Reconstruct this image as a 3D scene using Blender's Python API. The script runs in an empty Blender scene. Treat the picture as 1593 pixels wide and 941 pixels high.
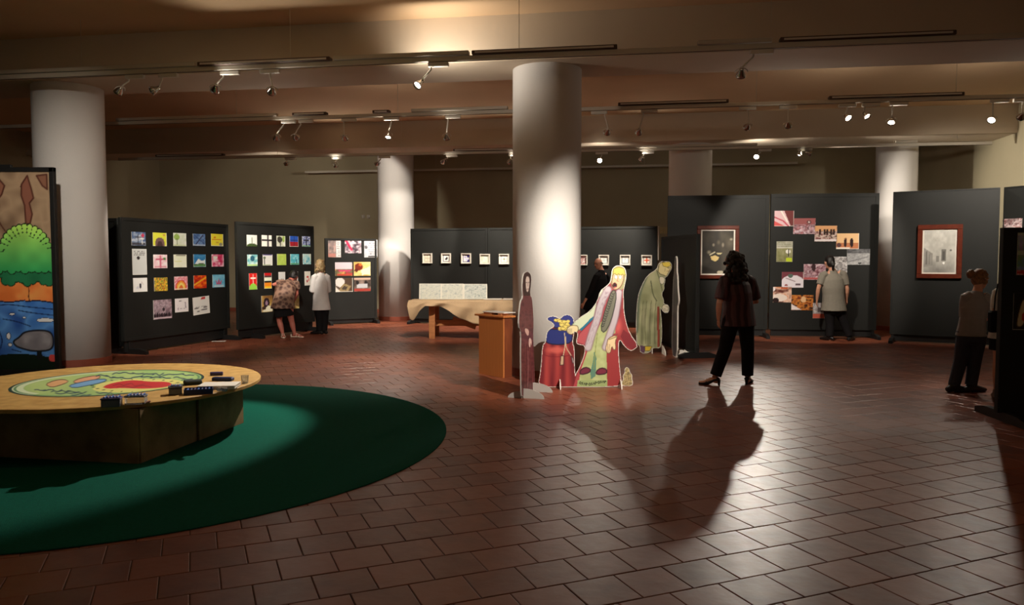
import bpy, bmesh, math, random
import numpy as np
from mathutils import Vector, Matrix, Quaternion
random.seed(7)
rng = np.random.RandomState(7)
PI = math.pi
C = bpy.context.scene.collection
scene = bpy.context.scene

# ------------------------------------------------------------------ camera
F, CX, CY, HOR, CAMZ = 1200.0, 796.5, 470.5, 406.0, 1.55
PITCH = math.atan((CY - HOR) / F)
cam = bpy.data.cameras.new('camera'); cam.sensor_width = 36.0; cam.lens = 36.0 * F / 1593.0
cam.clip_end = 200
camo = bpy.data.objects.new('camera', cam); C.objects.link(camo)
camo.location = (0, 0, CAMZ); camo.rotation_euler = (PI / 2 - PITCH, 0, 0)
scene.camera = camo

# ------------------------------------------------------------------ world, exposure
w = bpy.data.worlds.new('world'); scene.world = w; w.use_nodes = True
w.node_tree.nodes['Background'].inputs[0].default_value = (1.0, 0.76, 0.5, 1)
w.node_tree.nodes['Background'].inputs[1].default_value = 0.07
scene.view_settings.view_transform = 'Standard'
scene.view_settings.look = 'None'
scene.view_settings.exposure = 0.0
scene.view_settings.gamma = 1.0
scene.view_settings.use_curve_mapping = False
LIGHT_SCALE = 1.9
WARM = (1.0, 0.90, 0.77)

# ------------------------------------------------------------------ measuring helpers (a pixel of the photograph -> a point of the place)
def ray(px, py):
    d = ((px - CX) / F, 1.0, -(py - CY) / F)
    cp, sp = math.cos(PITCH), math.sin(PITCH)
    return Vector((d[0], d[1] * cp + d[2] * sp, -d[1] * sp + d[2] * cp))
CAM = Vector((0, 0, CAMZ))
def fl(px, py, z=0.0):
    r = ray(px, py); return CAM + r * ((z - CAMZ) / r.z)
def atY(px, py, Y):
    r = ray(px, py); return CAM + r * (Y / r.y)
def onplane(px, py, P, n):
    r = ray(px, py); return CAM + r * ((P - CAM).dot(n) / r.dot(n))
def proj(x, y, z):
    cp, sp = math.cos(PITCH), math.sin(PITCH)
    z = z - CAMZ
    d = y * cp - z * sp; u = y * sp + z * cp
    return CX + F * x / d, CY - F * u / d
RU = Vector((0.988, -0.1545, 0)); RV = Vector((0.1545, 0.988, 0)); RANG = math.atan2(-0.1545, 0.988)
def R(a, b, z=0.0): return RU * a + RV * b + Vector((0, 0, z))

# ------------------------------------------------------------------ materials
def lin(c):
    c = np.asarray(c, float) / 255.0
    return np.where(c <= 0.04045, c / 12.92, ((c + 0.055) / 1.055) ** 2.4)
MATS = {}
def mat(name, col, rough=0.6, metal=0.0, var=0.0, vscale=3.0, bump=0.0, bscale=40.0, kind='noise', col2=None, emit=0, spec=0.5, alpha=1.0, trans=0.0, stretch=None):
    if name in MATS: return MATS[name]
    m = bpy.data.materials.new(name); m.use_nodes = True
    nt = m.node_tree; b = nt.nodes['Principled BSDF']
    c = tuple(lin(col)) + (1,)
    b.inputs['Base Color'].default_value = c
    b.inputs['Roughness'].default_value = rough; b.inputs['Metallic'].default_value = metal
    b.inputs['Specular IOR Level'].default_value = spec
    b.inputs['Transmission Weight'].default_value = trans
    b.inputs['Alpha'].default_value = alpha
    if emit:
        b.inputs['Emission Color'].default_value = c; b.inputs['Emission Strength'].default_value = emit
    tc = nt.nodes.new('ShaderNodeTexCoord'); mp = nt.nodes.new('ShaderNodeMapping')
    nt.links.new(tc.outputs['Object'], mp.inputs['Vector'])
    if stretch: mp.inputs['Scale'].default_value = stretch
    if var or col2:
        if kind == 'wave':
            t = nt.nodes.new('ShaderNodeTexWave'); t.inputs['Distortion'].default_value = 4; t.inputs['Detail'].default_value = 2
            t.inputs['Detail Scale'].default_value = 1.2; out = t.outputs['Fac']
        elif kind == 'voronoi':
            t = nt.nodes.new('ShaderNodeTexVoronoi'); out = t.outputs['Distance']
        else:
            t = nt.nodes.new('ShaderNodeTexNoise'); t.inputs['Detail'].default_value = 4; out = t.outputs['Fac']
        t.inputs['Scale'].default_value = vscale
        nt.links.new(mp.outputs['Vector'], t.inputs['Vector'])
        rp = nt.nodes.new('ShaderNodeValToRGB')
        rp.color_ramp.elements[0].position = 0.3; rp.color_ramp.elements[1].position = 0.7
        c2 = tuple(lin(col2)) + (1,) if col2 else tuple(x * (1 + var) for x in c[:3]) + (1,)
        c1 = c if col2 else tuple(x * (1 - var) for x in c[:3]) + (1,)
        rp.color_ramp.elements[0].color = c1; rp.color_ramp.elements[1].color = c2
        nt.links.new(out, rp.inputs['Fac']); nt.links.new(rp.outputs['Color'], b.inputs['Base Color'])
    if bump:
        t2 = nt.nodes.new('ShaderNodeTexNoise'); t2.inputs['Scale'].default_value = bscale; t2.inputs['Detail'].default_value = 4
        nt.links.new(mp.outputs['Vector'], t2.inputs['Vector'])
        bp = nt.nodes.new('ShaderNodeBump'); bp.inputs['Strength'].default_value = bump; bp.inputs['Distance'].default_value = 0.01
        nt.links.new(t2.outputs['Fac'], bp.inputs['Height']); nt.links.new(bp.outputs['Normal'], b.inputs['Normal'])
    MATS[name] = m; return m
def attr_mat(name, rough=0.55, spec=0.4):
    m = bpy.data.materials.new(name); m.use_nodes = True; nt = m.node_tree; b = nt.nodes['Principled BSDF']
    a = nt.nodes.new('ShaderNodeAttribute'); a.attribute_name = 'Col'
    nt.links.new(a.outputs['Color'], b.inputs['Base Color'])
    b.inputs['Roughness'].default_value = rough; b.inputs['Specular IOR Level'].default_value = spec
    MATS[name] = m; return m
M_PRINT = attr_mat('printed_paper', 0.6, 0.3)
M_BOARD = attr_mat('printed_board', 0.5, 0.35)
M_PLASTER = mat('plaster', (196, 190, 176), 0.9, var=0.05, vscale=1.5, bump=0.15, bscale=25)
M_WALL = mat('wall_plaster', (170, 160, 132), 0.92, var=0.06, vscale=0.8, bump=0.2, bscale=15)
M_COLUMN = mat('column_plaster', (214, 210, 206), 0.85, var=0.04, vscale=1.2, bump=0.15, bscale=30)
M_GROUT = mat('grout', (74, 46, 36), 0.95, var=0.2, vscale=8)
M_SKIRT = mat('skirting_tile', (150, 78, 58), 0.5, var=0.12, vscale=5)
M_BLACK = mat('black_panel', (25, 26, 24), 0.6, var=0.08, vscale=2.0, bump=0.1, bscale=60, spec=0.35)
M_BLACKD = mat('black_metal_foot', (20, 20, 20), 0.5)
M_WHITE = mat('white_paint', (206, 200, 188), 0.45)
M_RAIL = mat('track_white', (196, 188, 172), 0.5)
M_DARKRAIL = mat('track_brown', (74, 52, 40), 0.6)
M_CHROME = mat('chrome', (210, 205, 200), 0.22, metal=1.0)
M_BULB = mat('lit_bulb', (255, 240, 214), 0.4, emit=60)
M_BULBOFF = mat('unlit_bulb', (190, 188, 180), 0.15, metal=0.6)
M_CARPET = mat('green_carpet', (8, 86, 70), 0.95, var=0.12, vscale=60, bump=0.5, bscale=300, spec=0.1)
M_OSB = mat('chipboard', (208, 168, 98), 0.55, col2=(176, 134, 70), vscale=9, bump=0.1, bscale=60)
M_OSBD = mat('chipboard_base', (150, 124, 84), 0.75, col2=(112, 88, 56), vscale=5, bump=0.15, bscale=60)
M_ORANGEWOOD = mat('beech_veneer', (206, 130, 70), 0.42, col2=(186, 110, 56), kind='wave', vscale=3, stretch=(6, 6, 0.6))
M_PINE = mat('pine', (206, 142, 92), 0.5, col2=(182, 118, 72), vscale=4, stretch=(1, 5, 5))
M_REDWOOD = mat('mahogany_frame', (104, 44, 26), 0.3, col2=(84, 32, 20), vscale=14)
M_BURLAP = mat('burlap', (204, 174, 138), 0.95, var=0.12, vscale=120, bump=0.6, bscale=260, spec=0.1)
M_EDGE = mat('white_board_edge', (226, 220, 210), 0.6)
M_GLASS = mat('clear_plastic', (235, 238, 240), 0.08, trans=0.85)

def tile_material():
    m = bpy.data.materials.new('terracotta_tile'); m.use_nodes = True; nt = m.node_tree; b = nt.nodes['Principled BSDF']
    N = nt.nodes.new; L = nt.links.new
    geo = N('ShaderNodeNewGeometry'); at = N('ShaderNodeAttribute'); at.attribute_name = 'rnd'
    n1 = N('ShaderNodeTexNoise'); n1.inputs['Scale'].default_value = 6; n1.inputs['Detail'].default_value = 5
    L(geo.outputs['Position'], n1.inputs['Vector'])
    add = N('ShaderNodeMath'); add.operation = 'MULTIPLY_ADD'; add.inputs[1].default_value = 0.55
    L(at.outputs['Fac'], add.inputs[0]); L(n1.outputs['Fac'], add.inputs[2])
    rp = N('ShaderNodeValToRGB'); e = rp.color_ramp.elements
    e[0].position = 0.35; e[0].color = tuple(lin((104, 52, 37))) + (1,)
    e[1].position = 1.05 if False else 1.0; e[1].color = tuple(lin((140, 78, 54))) + (1,)
    L(add.outputs[0], rp.inputs['Fac']); L(rp.outputs['Color'], b.inputs['Base Color'])
    n2 = N('ShaderNodeTexNoise'); n2.inputs['Scale'].default_value = 14; n2.inputs['Detail'].default_value = 4
    L(geo.outputs['Position'], n2.inputs['Vector'])
    mr = N('ShaderNodeMapRange'); mr.inputs['To Min'].default_value = 0.30; mr.inputs['To Max'].default_value = 0.44
    L(n2.outputs['Fac'], mr.inputs['Value']); L(mr.outputs[0], b.inputs['Roughness'])
    n3 = N('ShaderNodeTexNoise'); n3.inputs['Scale'].default_value = 9; n3.inputs['Detail'].default_value = 3
    L(geo.outputs['Position'], n3.inputs['Vector'])
    bp = N('ShaderNodeBump'); bp.inputs['Strength'].default_value = 0.25; bp.inputs['Distance'].default_value = 0.01
    L(n3.outputs['Fac'], bp.inputs['Height']); L(bp.outputs['Normal'], b.inputs['Normal'])
    b.inputs['Specular IOR Level'].default_value = 0.5
    return m
M_TILE = tile_material()

# ------------------------------------------------------------------ mesh helpers
class MB:
    def __init__(s): s.v = []; s.f = []; s.mi = []
    def add(s, vs, fs, mi=0):
        o = len(s.v); s.v += [tuple(p) for p in vs]; s.f += [tuple(i + o for i in f) for f in fs]; s.mi += [mi] * len(fs)
    def box(s, c, size, rot=None, mi=0, ch=0.0):
        hx, hy, hz = size[0] / 2, size[1] / 2, size[2] / 2
        c = Vector(c)
        if ch <= 0:
            vs = [Vector((x, y, z)) for z in (-hz, hz) for y in (-hy, hy) for x in (-hx, hx)]
            fs = [(0, 2, 3, 1), (4, 5, 7, 6), (0, 1, 5, 4), (2, 6, 7, 3), (0, 4, 6, 2), (1, 3, 7, 5)]
        else:
            bm = bmesh.new(); bmesh.ops.create_cube(bm, size=1)
            for v in bm.verts: v.co = Vector((v.co.x * size[0], v.co.y * size[1], v.co.z * size[2]))
            bmesh.ops.bevel(bm, geom=list(bm.edges), offset=ch, segments=1, affect='EDGES')
            vs = [v.co.copy() for v in bm.verts]; fs = [tuple(v.index for v in f.verts) for f in bm.faces]; bm.free()
        if rot: vs = [rot @ v for v in vs]
        s.add([c + v for v in vs], fs, mi)
    def tube(s, pts, rad, side=None, seg=10, flat=None, cap=0.5, mi=0):
        pts = [Vector(p) for p in pts]; n = len(pts)
        if not isinstance(rad, (list, tuple)): rad = [rad] * n
        ra = [r if not isinstance(r, tuple) else r[0] for r in rad]; rb = [r if not isinstance(r, tuple) else r[1] for r in rad]
        rings = []
        prev = None
        tans = []
        for i in range(n):
            t = pts[min(i + 1, n - 1)] - pts[max(i - 1, 0)]
            tans.append(t.normalized() if t.length > 1e-9 else Vector((0, 0, 1)))
        sd = Vector(side) if side is not None else (Vector((1, 0, 0)) if abs(tans[0].x) < 0.9 else Vector((0, 1, 0)))
        for i in range(n):
            t = tans[i]; a = sd - t * sd.dot(t)
            if a.length < 1e-6: a = t.orthogonal()
            a.normalize(); b = t.cross(a)
            if side is None: sd = a
            rings.append((pts[i], a, b, ra[i], rb[i], t))
        full = []
        if cap > 0:
            p, a, b, x, y, t = rings[0]; k = min(x, y) * cap
            full += [(p - t * k, a, b, x * 0.45, y * 0.45), (p - t * k * 0.7, a, b, x * 0.8, y * 0.8)]
        full += [r[:5] for r in rings]
        if cap > 0:
            p, a, b, x, y, t = rings[-1]; k = min(x, y) * cap
            full += [(p + t * k * 0.7, a, b, x * 0.8, y * 0.8), (p + t * k, a, b, x * 0.45, y * 0.45)]
        vs = []; fs = []
        for (p, a, b, x, y) in full:
            for k in range(seg):
                q = 2 * PI * k / seg; vs.append(p + a * (x * math.cos(q)) + b * (y * math.sin(q)))
        m = len(full)
        for i in range(m - 1):
            for k in range(seg):
                k2 = (k + 1) % seg; fs.append((i * seg + k, i * seg + k2, (i + 1) * seg + k2, (i + 1) * seg + k))
        fs.append(tuple(range(seg - 1, -1, -1))); fs.append(tuple((m - 1) * seg + k for k in range(seg)))
        s.add(vs, fs, mi)
    def ell(s, c, r, rot=None, seg=14, rg=9, mi=0):
        c = Vector(c); vs = []; fs = []
        for i in range(1, rg):
            th = PI * i / rg
            for k in range(seg):
                q = 2 * PI * k / seg
                v = Vector((r[0] * math.sin(th) * math.cos(q), r[1] * math.sin(th) * math.sin(q), r[2] * math.cos(th)))
                if rot: v = rot @ v
                vs.append(c + v)
        top = Vector((0, 0, r[2])); bot = Vector((0, 0, -r[2]))
        if rot: top = rot @ top; bot = rot @ bot
        vs += [c + top, c + bot]; T = len(vs) - 2; B = T + 1
        for i in range(rg - 2):
            for k in range(seg):
                k2 = (k + 1) % seg; fs.append((i * seg + k, (i + 1) * seg + k, (i + 1) * seg + k2, i * seg + k2))
        for k in range(seg):
            k2 = (k + 1) % seg; fs.append((T, k, k2)); fs.append((B, (rg - 2) * seg + k2, (rg - 2) * seg + k))
        s.add(vs, fs, mi)
    def lathe(s, prof, c=(0, 0, 0), seg=24, rot=None, mi=0):   # prof: list of (r, z)
        c = Vector(c); vs = []; fs = []
        for (r, z) in prof:
            for k in range(seg):
                q = 2 * PI * k / seg; v = Vector((r * math.cos(q), r * math.sin(q), z))
                if rot: v = rot @ v
                vs.append(c + v)
        for i in range(len(prof) - 1):
            for k in range(seg):
                k2 = (k + 1) % seg; fs.append((i * seg + k, i * seg + k2, (i + 1) * seg + k2, (i + 1) * seg + k))
        s.add(vs, fs, mi)
    def prism(s, poly, y0, y1, mi=0):      # polygon in x,z extruded along y
        n = len(poly)
        vs = [(p[0], y0, p[1]) for p in poly] + [(p[0], y1, p[1]) for p in poly]
        fs = [tuple(range(n)), tuple(range(2 * n - 1, n - 1, -1))] + [(i, i + n, (i + 1) % n + n, (i + 1) % n) for i in range(n)]
        s.add(vs, fs, mi)
    def mesh(s, name):
        me = bpy.data.meshes.new(name); me.from_pydata(s.v, [], s.f); me.update(); return me
    def build(s, name, m, parent=None, smooth=False, loc=None, rotz=None, fixn=True):
        me = s.mesh(name)
        for x in (m if isinstance(m, (list, tuple)) else [m]): me.materials.append(x)
        if isinstance(m, (list, tuple)): me.polygons.foreach_set('material_index', s.mi)
        if fixn:
            bm = bmesh.new(); bm.from_mesh(me); bmesh.ops.recalc_face_normals(bm, faces=bm.faces); bm.to_mesh(me); bm.free()
        if smooth: me.polygons.foreach_set('use_smooth', [True] * len(me.polygons))
        o = bpy.data.objects.new(name, me); C.objects.link(o)
        if parent: o.parent = parent
        if loc is not None: o.location = loc
        if rotz is not None: o.rotation_euler = (0, 0, rotz)
        return o
def tag(o, label=None, cat=None, group=None, kind=None):
    if label: o['label'] = label
    if cat: o['category'] = cat
    if group: o['group'] = group
    if kind: o['kind'] = kind
    return o
def thing(name, label, cat, loc=(0, 0, 0), rotz=0.0, group=None):
    o = bpy.data.objects.new(name, None); C.objects.link(o); o.empty_display_size = 0.1
    o.location = loc; o.rotation_euler = (0, 0, rotz)
    return tag(o, label, cat, group)
def local(root, p):      # world point -> local of an unparented root rotated about z
    p = Vector(p) - Vector(root.location); a = -root.rotation_euler[2]
    return Vector((p.x * math.cos(a) - p.y * math.sin(a), p.x * math.sin(a) + p.y * math.cos(a), p.z))
def voxel(mb, name, vox, m, parent=None, smooth_it=3, ratio=None):
    me = mb.mesh(name + '_src'); o = bpy.data.objects.new(name + '_src', me); C.objects.link(o)
    r = o.modifiers.new('r', 'REMESH'); r.mode = 'VOXEL'; r.voxel_size = vox; r.use_smooth_shade = True
    if smooth_it:
        sm = o.modifiers.new('s', 'SMOOTH'); sm.factor = 0.5; sm.iterations = smooth_it
    if ratio:
        d = o.modifiers.new('d', 'DECIMATE'); d.ratio = ratio
    dg = bpy.context.evaluated_depsgraph_get(); dg.update()
    out = bpy.data.meshes.new_from_object(o.evaluated_get(dg), depsgraph=dg)
    bpy.data.objects.remove(o); bpy.data.meshes.remove(me)
    out.name = name; out.materials.clear(); out.materials.append(m)
    out.polygons.foreach_set('use_smooth', [True] * len(out.polygons))
    q = bpy.data.objects.new(name, out); C.objects.link(q)
    if parent: q.parent = parent
    return q

# ------------------------------------------------------------------ flat artwork (prints and drawings)
def vnoise(x, y, scale, seed):
    r = np.random.RandomState(seed); g = r.rand(64, 64)
    fx = (x * scale) % 63; fy = (y * scale) % 63
    ix = fx.astype(int); iy = fy.astype(int); tx = fx - ix; ty = fy - iy
    tx = tx * tx * (3 - 2 * tx); ty = ty * ty * (3 - 2 * ty)
    jx = (ix + 1) % 64; jy = (iy + 1) % 64
    return (g[iy, ix] * (1 - tx) + g[iy, jx] * tx) * (1 - ty) + (g[jy, ix] * (1 - tx) + g[jy, jx] * tx) * ty
def inpoly(x, y, pts):
    ins = np.zeros(x.shape, bool); n = len(pts); j = n - 1
    for i in range(n):
        xi, yi = pts[i]; xj, yj = pts[j]
        if yi != yj:
            c = ((yi > y) != (yj > y)) & (x < (xj - xi) * (y - yi) / (yj - yi) + xi)
            ins ^= c
        j = i
    return ins
def segdist(x, y, pts, closed=False):
    d = np.full(x.shape, 1e9); P = list(pts) + ([pts[0]] if closed else [])
    for (x0, y0), (x1, y1) in zip(P[:-1], P[1:]):
        dx, dy = x1 - x0, y1 - y0; L = dx * dx + dy * dy + 1e-12
        t = np.clip(((x - x0) * dx + (y - y0) * dy) / L, 0, 1)
        d = np.minimum(d, np.hypot(x - x0 - t * dx, y - y0 - t * dy))
    return d
def smoothpts(pts, closed=True, k=2):
    P = [tuple(p) for p in pts]
    for _ in range(k):
        Q = []; n = len(P)
        for i in range(n if closed else n - 1):
            a = P[i]; b = P[(i + 1) % n]
            Q += [(a[0] * .75 + b[0] * .25, a[1] * .75 + b[1] * .25), (a[0] * .25 + b[0] * .75, a[1] * .25 + b[1] * .75)]
        P = ([P[0]] + Q + [P[-1]]) if not closed else Q
    return P
class Art:
    def __init__(s, x, y, base):
        s.x = x; s.y = y; s.c = np.zeros(x.shape + (3,)); s.c[:] = base
    def m(s, mask, col, a=1.0):
        k = mask.astype(float)[..., None] * a; s.c = s.c * (1 - k) + np.asarray(col, float) * k
    def poly(s, pts, col, a=1.0, outline=None, w=1.0, sm=0):
        if sm: pts = smoothpts(pts, True, sm)
        s.m(inpoly(s.x, s.y, pts), col, a)
        if outline is not None: s.m(np.clip(w - segdist(s.x, s.y, pts, True) + .5 * w, 0, w) / w, outline)
    def ell(s, cx, cy, rx, ry, col, a=1.0, soft=0.0):
        d = np.sqrt(((s.x - cx) / rx) ** 2 + ((s.y - cy) / ry) ** 2)
        s.m(np.clip((1 - d) / soft, 0, 1) if soft else d < 1, col, a)
    def line(s, pts, w, col, a=1.0, sm=0, closed=False):
        if sm: pts = smoothpts(pts, closed, sm)
        s.m(np.clip((w - segdist(s.x, s.y, pts, closed)) / (w * .4), 0, 1), col, a)
    def noise(s, sc, cols, seed, a=1.0, mask=None):
        n = vnoise(s.x, s.y, sc, seed) * .65 + vnoise(s.x + 7.3, s.y + 3.1, sc * 2.1, seed + 5) * .35
        n = np.clip((n - .2) / .6, 0, .9999) * (len(cols) - 1); i = n.astype(int); t = (n - i)[..., None]
        cc = np.asarray(cols, float); q = cc[i] * (1 - t) + cc[np.minimum(i + 1, len(cols) - 1)] * t
        k = np.full(s.x.shape, a) if mask is None else mask.astype(float) * a
        s.c = s.c * (1 - k[..., None]) + q * k[..., None]
    def ops(s, L):
        for o in L:
            t = o[0]
            if t == 'e': s.ell(*o[1:])
            elif t == 'p': s.poly(*o[1:])
            elif t == 'l': s.line(*o[1:])
            elif t == 'n': s.noise(*o[1:])
            elif t == 'r': s.poly([(o[1], o[2]), (o[3], o[2]), (o[3], o[4]), (o[1], o[4])], o[5])
            elif t == 't':      # rows of small writing-like strokes
                x0, y0, x1, y1, n, col = o[1:]
                for i in range(n):
                    yy = y0 + (y1 - y0) * i / max(1, n - 1)
                    mk = (abs(s.y - yy) < (y1 - y0) / n * .22) & (s.x > x0) & (s.x < x1 - (.2 * (x1 - x0) if i % 4 == 3 else 0)) & (vnoise(s.x, s.y * 0 + i, 30, 3) > .35)
                    s.m(mk, col, .6)
def colattr(me, cols):
    a = me.color_attributes.new('Col', 'FLOAT_COLOR', 'POINT')
    rgba = np.ones((len(me.vertices), 4)); rgba[:, :3] = lin(np.clip(cols, 0, 255))
    a.data.foreach_set('color', rgba.astype(np.float32).ravel())
def sheet(name, wd, ht, n, paint, m=None, thick=0.004, back=(225, 222, 214), parent=None):
    """a sheet standing in x,z with its printed face towards -y, lower left corner at 0; paint(Art) in unit coordinates, y down"""
    nx = max(6, int(n)); nz = max(6, int(round(n * ht / wd)))
    gx, gz = np.meshgrid(np.linspace(0, 1, nx + 1), np.linspace(0, 1, nz + 1))
    art = Art(gx, 1 - gz, (240, 238, 230)); paint(art)
    N = (nx + 1) * (nz + 1)
    v = np.zeros((N, 3)); v[:, 0] = gx.ravel() * wd; v[:, 1] = -thick; v[:, 2] = gz.ravel() * ht
    f = []
    for j in range(nz):
        for i in range(nx):
            a = j * (nx + 1) + i; f.append((a, a + 1, a + nx + 2, a + nx + 1))
    vs = v.tolist(); cols = art.c.reshape(-1, 3).tolist()
    b0 = len(vs)
    vs += [[0, -thick, 0], [wd, -thick, 0], [wd, -thick, ht], [0, -thick, ht], [0, 0, 0], [wd, 0, 0], [wd, 0, ht], [0, 0, ht]]
    cols += [list(back)] * 8
    for q in ((0, 4, 5, 1), (1, 5, 6, 2), (2, 6, 7, 3), (3, 7, 4, 0), (4, 7, 6, 5)): f.append(tuple(b0 + i for i in q))
    me = bpy.data.meshes.new(name); me.from_pydata(vs, [], f); me.update(); colattr(me, cols); me.materials.append(m or M_PRINT)
    o = bpy.data.objects.new(name, me); C.objects.link(o)
    if parent: o.parent = parent
    return o
# ------------------------------------------------------------------ the room
AL, AR, BF, BB, HC, HB = -14.7, 7.6, -5.0, 22.4, 4.7, 4.12
def rbox(name, a0, a1, b0, b1, z0, z1, m, kind='structure', parent=None):
    mb = MB(); mb.box(((a0 + a1) / 2, (b0 + b1) / 2, (z0 + z1) / 2), (a1 - a0, b1 - b0, z1 - z0))
    o = mb.build(name, m, parent); o.rotation_euler = (0, 0, RANG)
    if kind and not parent: o['kind'] = kind
    return o
M_CEIL = mat('ceiling_plaster', (216, 184, 146), 0.92, var=0.05, vscale=0.7, bump=0.15, bscale=12)
M_BEAM = mat('beam_plaster', (204, 188, 166), 0.92, var=0.05, vscale=0.9, bump=0.15, bscale=12)
floor = rbox('floor', AL - .2, AR + .2, BF - .2, BB + .2, -0.2, -0.0045, M_GROUT)
rbox('ceiling', AL - .2, AR + .2, BF - .2, BB + .2, HC, HC + .2, M_CEIL)
rbox('wall_back', AL - .2, AR + .2, BB, BB + .2, -.02, HC + .02, M_WALL)
wl = rbox('wall_left', AL - .2, AL, BF, BB, -.02, HC + .02, M_WALL)
rbox('wall_right', AR, AR + .2, BF, BB, -.02, HC + .02, M_WALL)
rbox('wall_pilaster', AL, AL + .45, 18.2, 20.2, -.02, HC, M_WALL)
for nm, a0, a1, b0, b1 in (('baseboard_back', AL, AR, BB - .02, BB), ('baseboard_right', AR - .02, AR, BF, BB), ('baseboard_left', AL, AL + .02, BF, BB)):
    rbox(nm, a0, a1, b0, b1, -.004, .10, M_SKIRT)
# two broad beams under the ceiling, parallel to the back wall
def bY(Y): return Y * 0.988
rbox('ceiling_beam', AL, AR, 9.93, 10.98, HB, HC + .01, M_BEAM)
rbox('ceiling_beam', AL, AR, 17.0, 18.1, HB, HC + .01, M_BEAM)
rbox('ceiling_beam', AL, AR, 2.6, 3.7, HB, HC + .01, M_BEAM)

def column(x, y, r, label):
    t = thing('column', label, 'column', (x, y, 0)); t['kind'] = 'structure'
    del t['category']
    mb = MB(); mb.lathe([(0, 0), (r, 0), (r, 2.0), (r, 3.3), (r, HC)], seg=64)
    mb.build('shaft', M_COLUMN, t, smooth=True)
    mb = MB(); mb.lathe([(r - .01, -.004), (r + .012, -.004), (r + .012, .10), (r - .01, .105)], seg=64)
    mb.build('baseboard', M_SKIRT, t, smooth=False)
    return t
column(0.475, 10.58, .465, 'white round column standing behind the red-robed cutout, nearest the middle')
column(-6.62, 11.65, .48, 'grey round column behind the big river painting at the left')
column(-3.06, 20.45, .47, 'pale round column beside the small photo panel, far behind')
column(3.98, 17.35, .47, 'pale round column rising behind the tall black panels')
column(8.63, 17.45, .43, 'grey round column between the two tall black panels on the right')

# ------------------------------------------------------------------ terracotta floor tiles, running bond at an angle of 22.5 degrees
TU = Vector((math.cos(math.radians(22.5)), math.sin(math.radians(22.5)), 0)); TV = Vector((-TU.y, TU.x, 0))
TP, TQ, G = 0.2765, 0.2805, 0.0045
CARX, CARY, CARR = -3.45, 6.75, 2.86
def tile_geo(dz, tx, ty, ch=0.004):
    hx, hy = (TP - G) / 2, (TQ - G) / 2
    z = lambda x, y: dz + tx * x + ty * y
    o = [(-hx, -hy), (hx, -hy), (hx, hy), (-hx, hy)]; i_ = [(-hx + ch, -hy + ch), (hx - ch, -hy + ch), (hx - ch, hy - ch), (-hx + ch, hy - ch)]
    vs = [(x, y, -.012) for x, y in o] + [(x, y, z(x, y) - ch * .5) for x, y in o] + [(x, y, z(x, y)) for x, y in i_]
    fs = [(8, 9, 10, 11)]
    for k in range(4):
        k2 = (k + 1) % 4; fs += [(k, k2, 4 + k2, 4 + k), (4 + k, 4 + k2, 8 + k2, 8 + k)]
    return vs, fs
tiles = []
for j in range(-40, 100):
    off = (0.2335 if (j % 2 == 0) else 0.0953)
    for i in range(-60, 120):
        u = off + i * TP + TP / 2; v = 2.982 + j * TQ + TQ / 2
        p = TU * u + TV * v
        a, b = p.dot(RU), p.dot(RV)
        if a < AL + .1 or a > AR - .1 or b > BB - .1 or p.y < 2.2: continue
        if abs(p.x) > .70 * p.y + .9: continue
        px, py = proj(p.x, p.y, 0); inside = -30 < px < 1623 and py < 965
        under = math.hypot(p.x - CARX, p.y - CARY) < CARR - .25
        size = (1.0 / p.y ** 3) if inside and not under else 0
        tiles.append((size, p, j))
tiles.sort(key=lambda t: -t[0])
rt = random.Random(3); variants = []
for k in range(24):
    vs, fs = tile_geo(rt.uniform(-.0006, .0006), rt.uniform(-.004, .004), rt.uniform(-.004, .004))
    me = bpy.data.meshes.new('floor_tile'); me.from_pydata(vs, [], fs); me.materials.append(M_TILE); me.update()
    at = me.attributes.new('rnd', 'FLOAT', 'FACE'); at.data.foreach_set('value', [rt.random()] * len(fs)); variants.append(me)
tang = math.radians(22.5)
for (s, p, j) in tiles[:300]:
    o = bpy.data.objects.new('floor_tile', rt.choice(variants)); C.objects.link(o); o.parent = floor
    q = local(floor, p); o.location = q; o.rotation_euler = (0, 0, tang - RANG)
vs_all = []; fs_all = []; rn = []
for (s, p, j) in tiles[300:]:
    vs, fs = tile_geo(rt.uniform(-.0006, .0006), rt.uniform(-.0035, .0035), rt.uniform(-.0035, .0035))
    o = len(vs_all); vs_all += [tuple(local(floor, p + TU * v[0] + TV * v[1] + Vector((0, 0, v[2])))) for v in vs]
    fs_all += [tuple(i + o for i in f) for f in fs]; rn += [rt.random()] * len(fs)
me = bpy.data.meshes.new('tile_field'); me.from_pydata(vs_all, [], fs_all); me.materials.append(M_TILE); me.update()
at = me.attributes.new('rnd', 'FLOAT', 'FACE'); at.data.foreach_set('value', rn)
o = bpy.data.objects.new('tile_field', me); C.objects.link(o); o.parent = floor; o['kind'] = 'stuff'

# ------------------------------------------------------------------ green round carpet
mb = MB(); mb.lathe([(0, .001), (CARR, .001), (CARR, .006), (CARR - .01, .009), (0, .009)], seg=128)
cp = mb.build('round_carpet', M_CARPET, smooth=False, loc=(CARX, CARY, 0))
tag(cp, 'large round dark green carpet under the low round table', 'carpet')

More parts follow.
